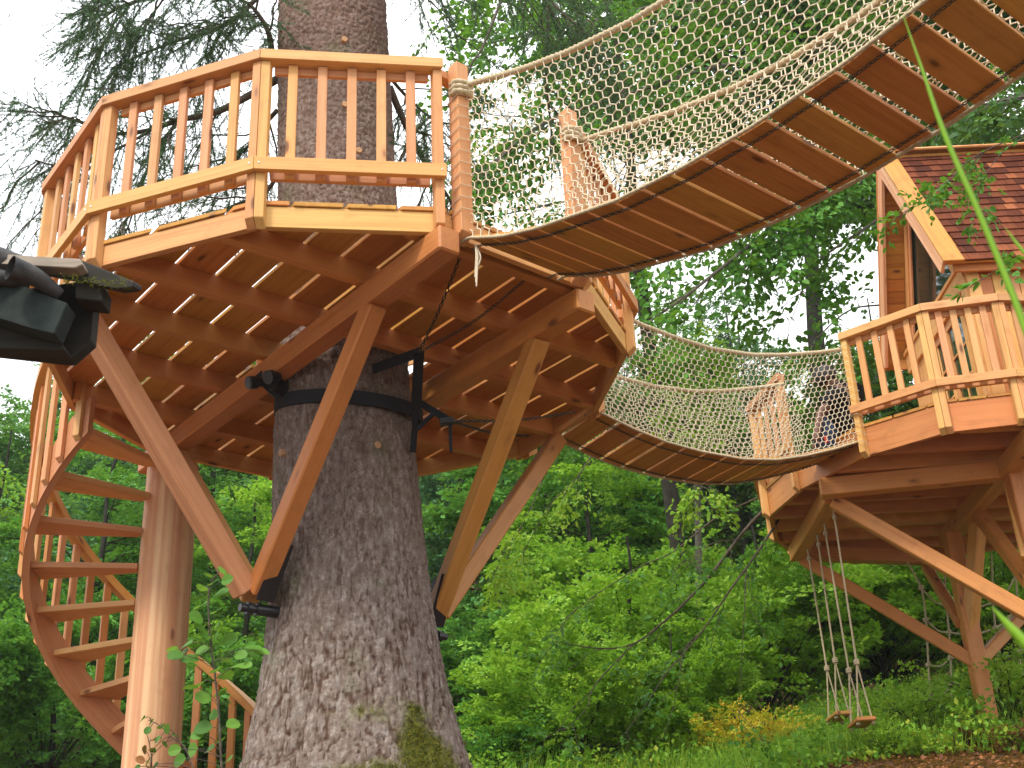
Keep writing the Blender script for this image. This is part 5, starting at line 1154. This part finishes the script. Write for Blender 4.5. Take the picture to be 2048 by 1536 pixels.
skin('tshirt', [pp(1682, 862), pp(1693, 815), pp(1693, 782), pp(1672, 790, -.17), pp(1648, 815, -.19), pp(1678, 786, .18), pp(1658, 815, .24), pp(1683, 779)],
     [(0, 1), (1, 2), (2, 3), (3, 4), (2, 5), (5, 6), (2, 7)], [.185, .19, .20, .10, .085, .10, .085, .10], mshirt, TP, root=1)
skin('jeans', [pp(1684, 876), pp(1650, 872, -.14), pp(1662, 915, -.16), pp(1652, 868, .14), pp(1668, 915, .16)], [(0, 1), (1, 2), (0, 3), (3, 4)], [.17, .10, .075, .10, .075], mjean, TP)
def blob(name, c, r, mat, T, sub=3):
    bm = bmesh.new(); bmesh.ops.create_icosphere(bm, subdivisions=sub, radius=1)
    for v in bm.verts: v.co = Vector((v.co.x*r[0], v.co.y*r[1], v.co.z*r[2]))
    for f in bm.faces: f.smooth = True
    me = bpy.data.meshes.new(name); bm.to_mesh(me); bm.free(); return link(name, me, Matrix.Translation(Vector([float(v) for v in c])) @ Matrix.Rotation(R(25), 4, 'Y'), T, mat)
hc = pp(1646, 757); blob('hair', hc+[.022, 0, .022], (.112, .098, .122), mhair, TP)
blob('nose', hc+[-.098, -.01, -.03], (.016, .014, .02), mskin, TP, 2)
for s in (-1, 1): blob('ear', hc+[.02, s*.088, -.02], (.02, .012, .03), mskin, TP, 2); blob('eye', hc+[-.082, s*.032, -.005], (.012, .013, .010), simple('eye_dark', (.02, .015, .01), .2), TP, 2)
hb = pp(1632, 884, -.24)
for k in range(4):
    a = hb+[-.02+.0*k, -.026+k*.018, -.02]; L = (.07, .08, .076, .06)[k]; tube('finger', [a, a+[-.012, 0, -L*.45], a+[.006, 0, -L*.9]], [.009, .007], mskin, TP, 8, 8)
tube('thumb', [hb+[.0, -.03, -.0], hb+[.022, -.04, -.035], hb+[.02, -.036, -.06]], [.010, .008], mskin, TP, 8, 8)
beam('red_tool', pp(1650, 872, -.3), pp(1654, 886, -.3), .03, .03, simple('red_plastic', (.5, .03, .01), .4), TP)
# ------------------------------------------------------------------ air
HZE = bpy.data.meshes.new('haze'); bm = bmesh.new(); bmesh.ops.create_cube(bm, size=1)
for v in bm.verts: v.co = Vector((v.co.x*560+40, v.co.y*330+110, v.co.z*106+49))
bm.to_mesh(HZE); bm.free(); m = NM('air'); pv = m.n('ShaderNodeVolumePrincipled'); pv.inputs['Color'].default_value = (.93, .97, 1, 1); pv.inputs['Density'].default_value = .0005; pv.inputs['Anisotropy'].default_value = .2
m.l(pv.outputs[0], m.out.inputs['Volume']); USE_HAZE = True
if USE_HAZE: tag(link('haze', HZE, Matrix.Identity(4), None, m.m), 'thin pale haze in the air over the valley', None, None, 'stuff')
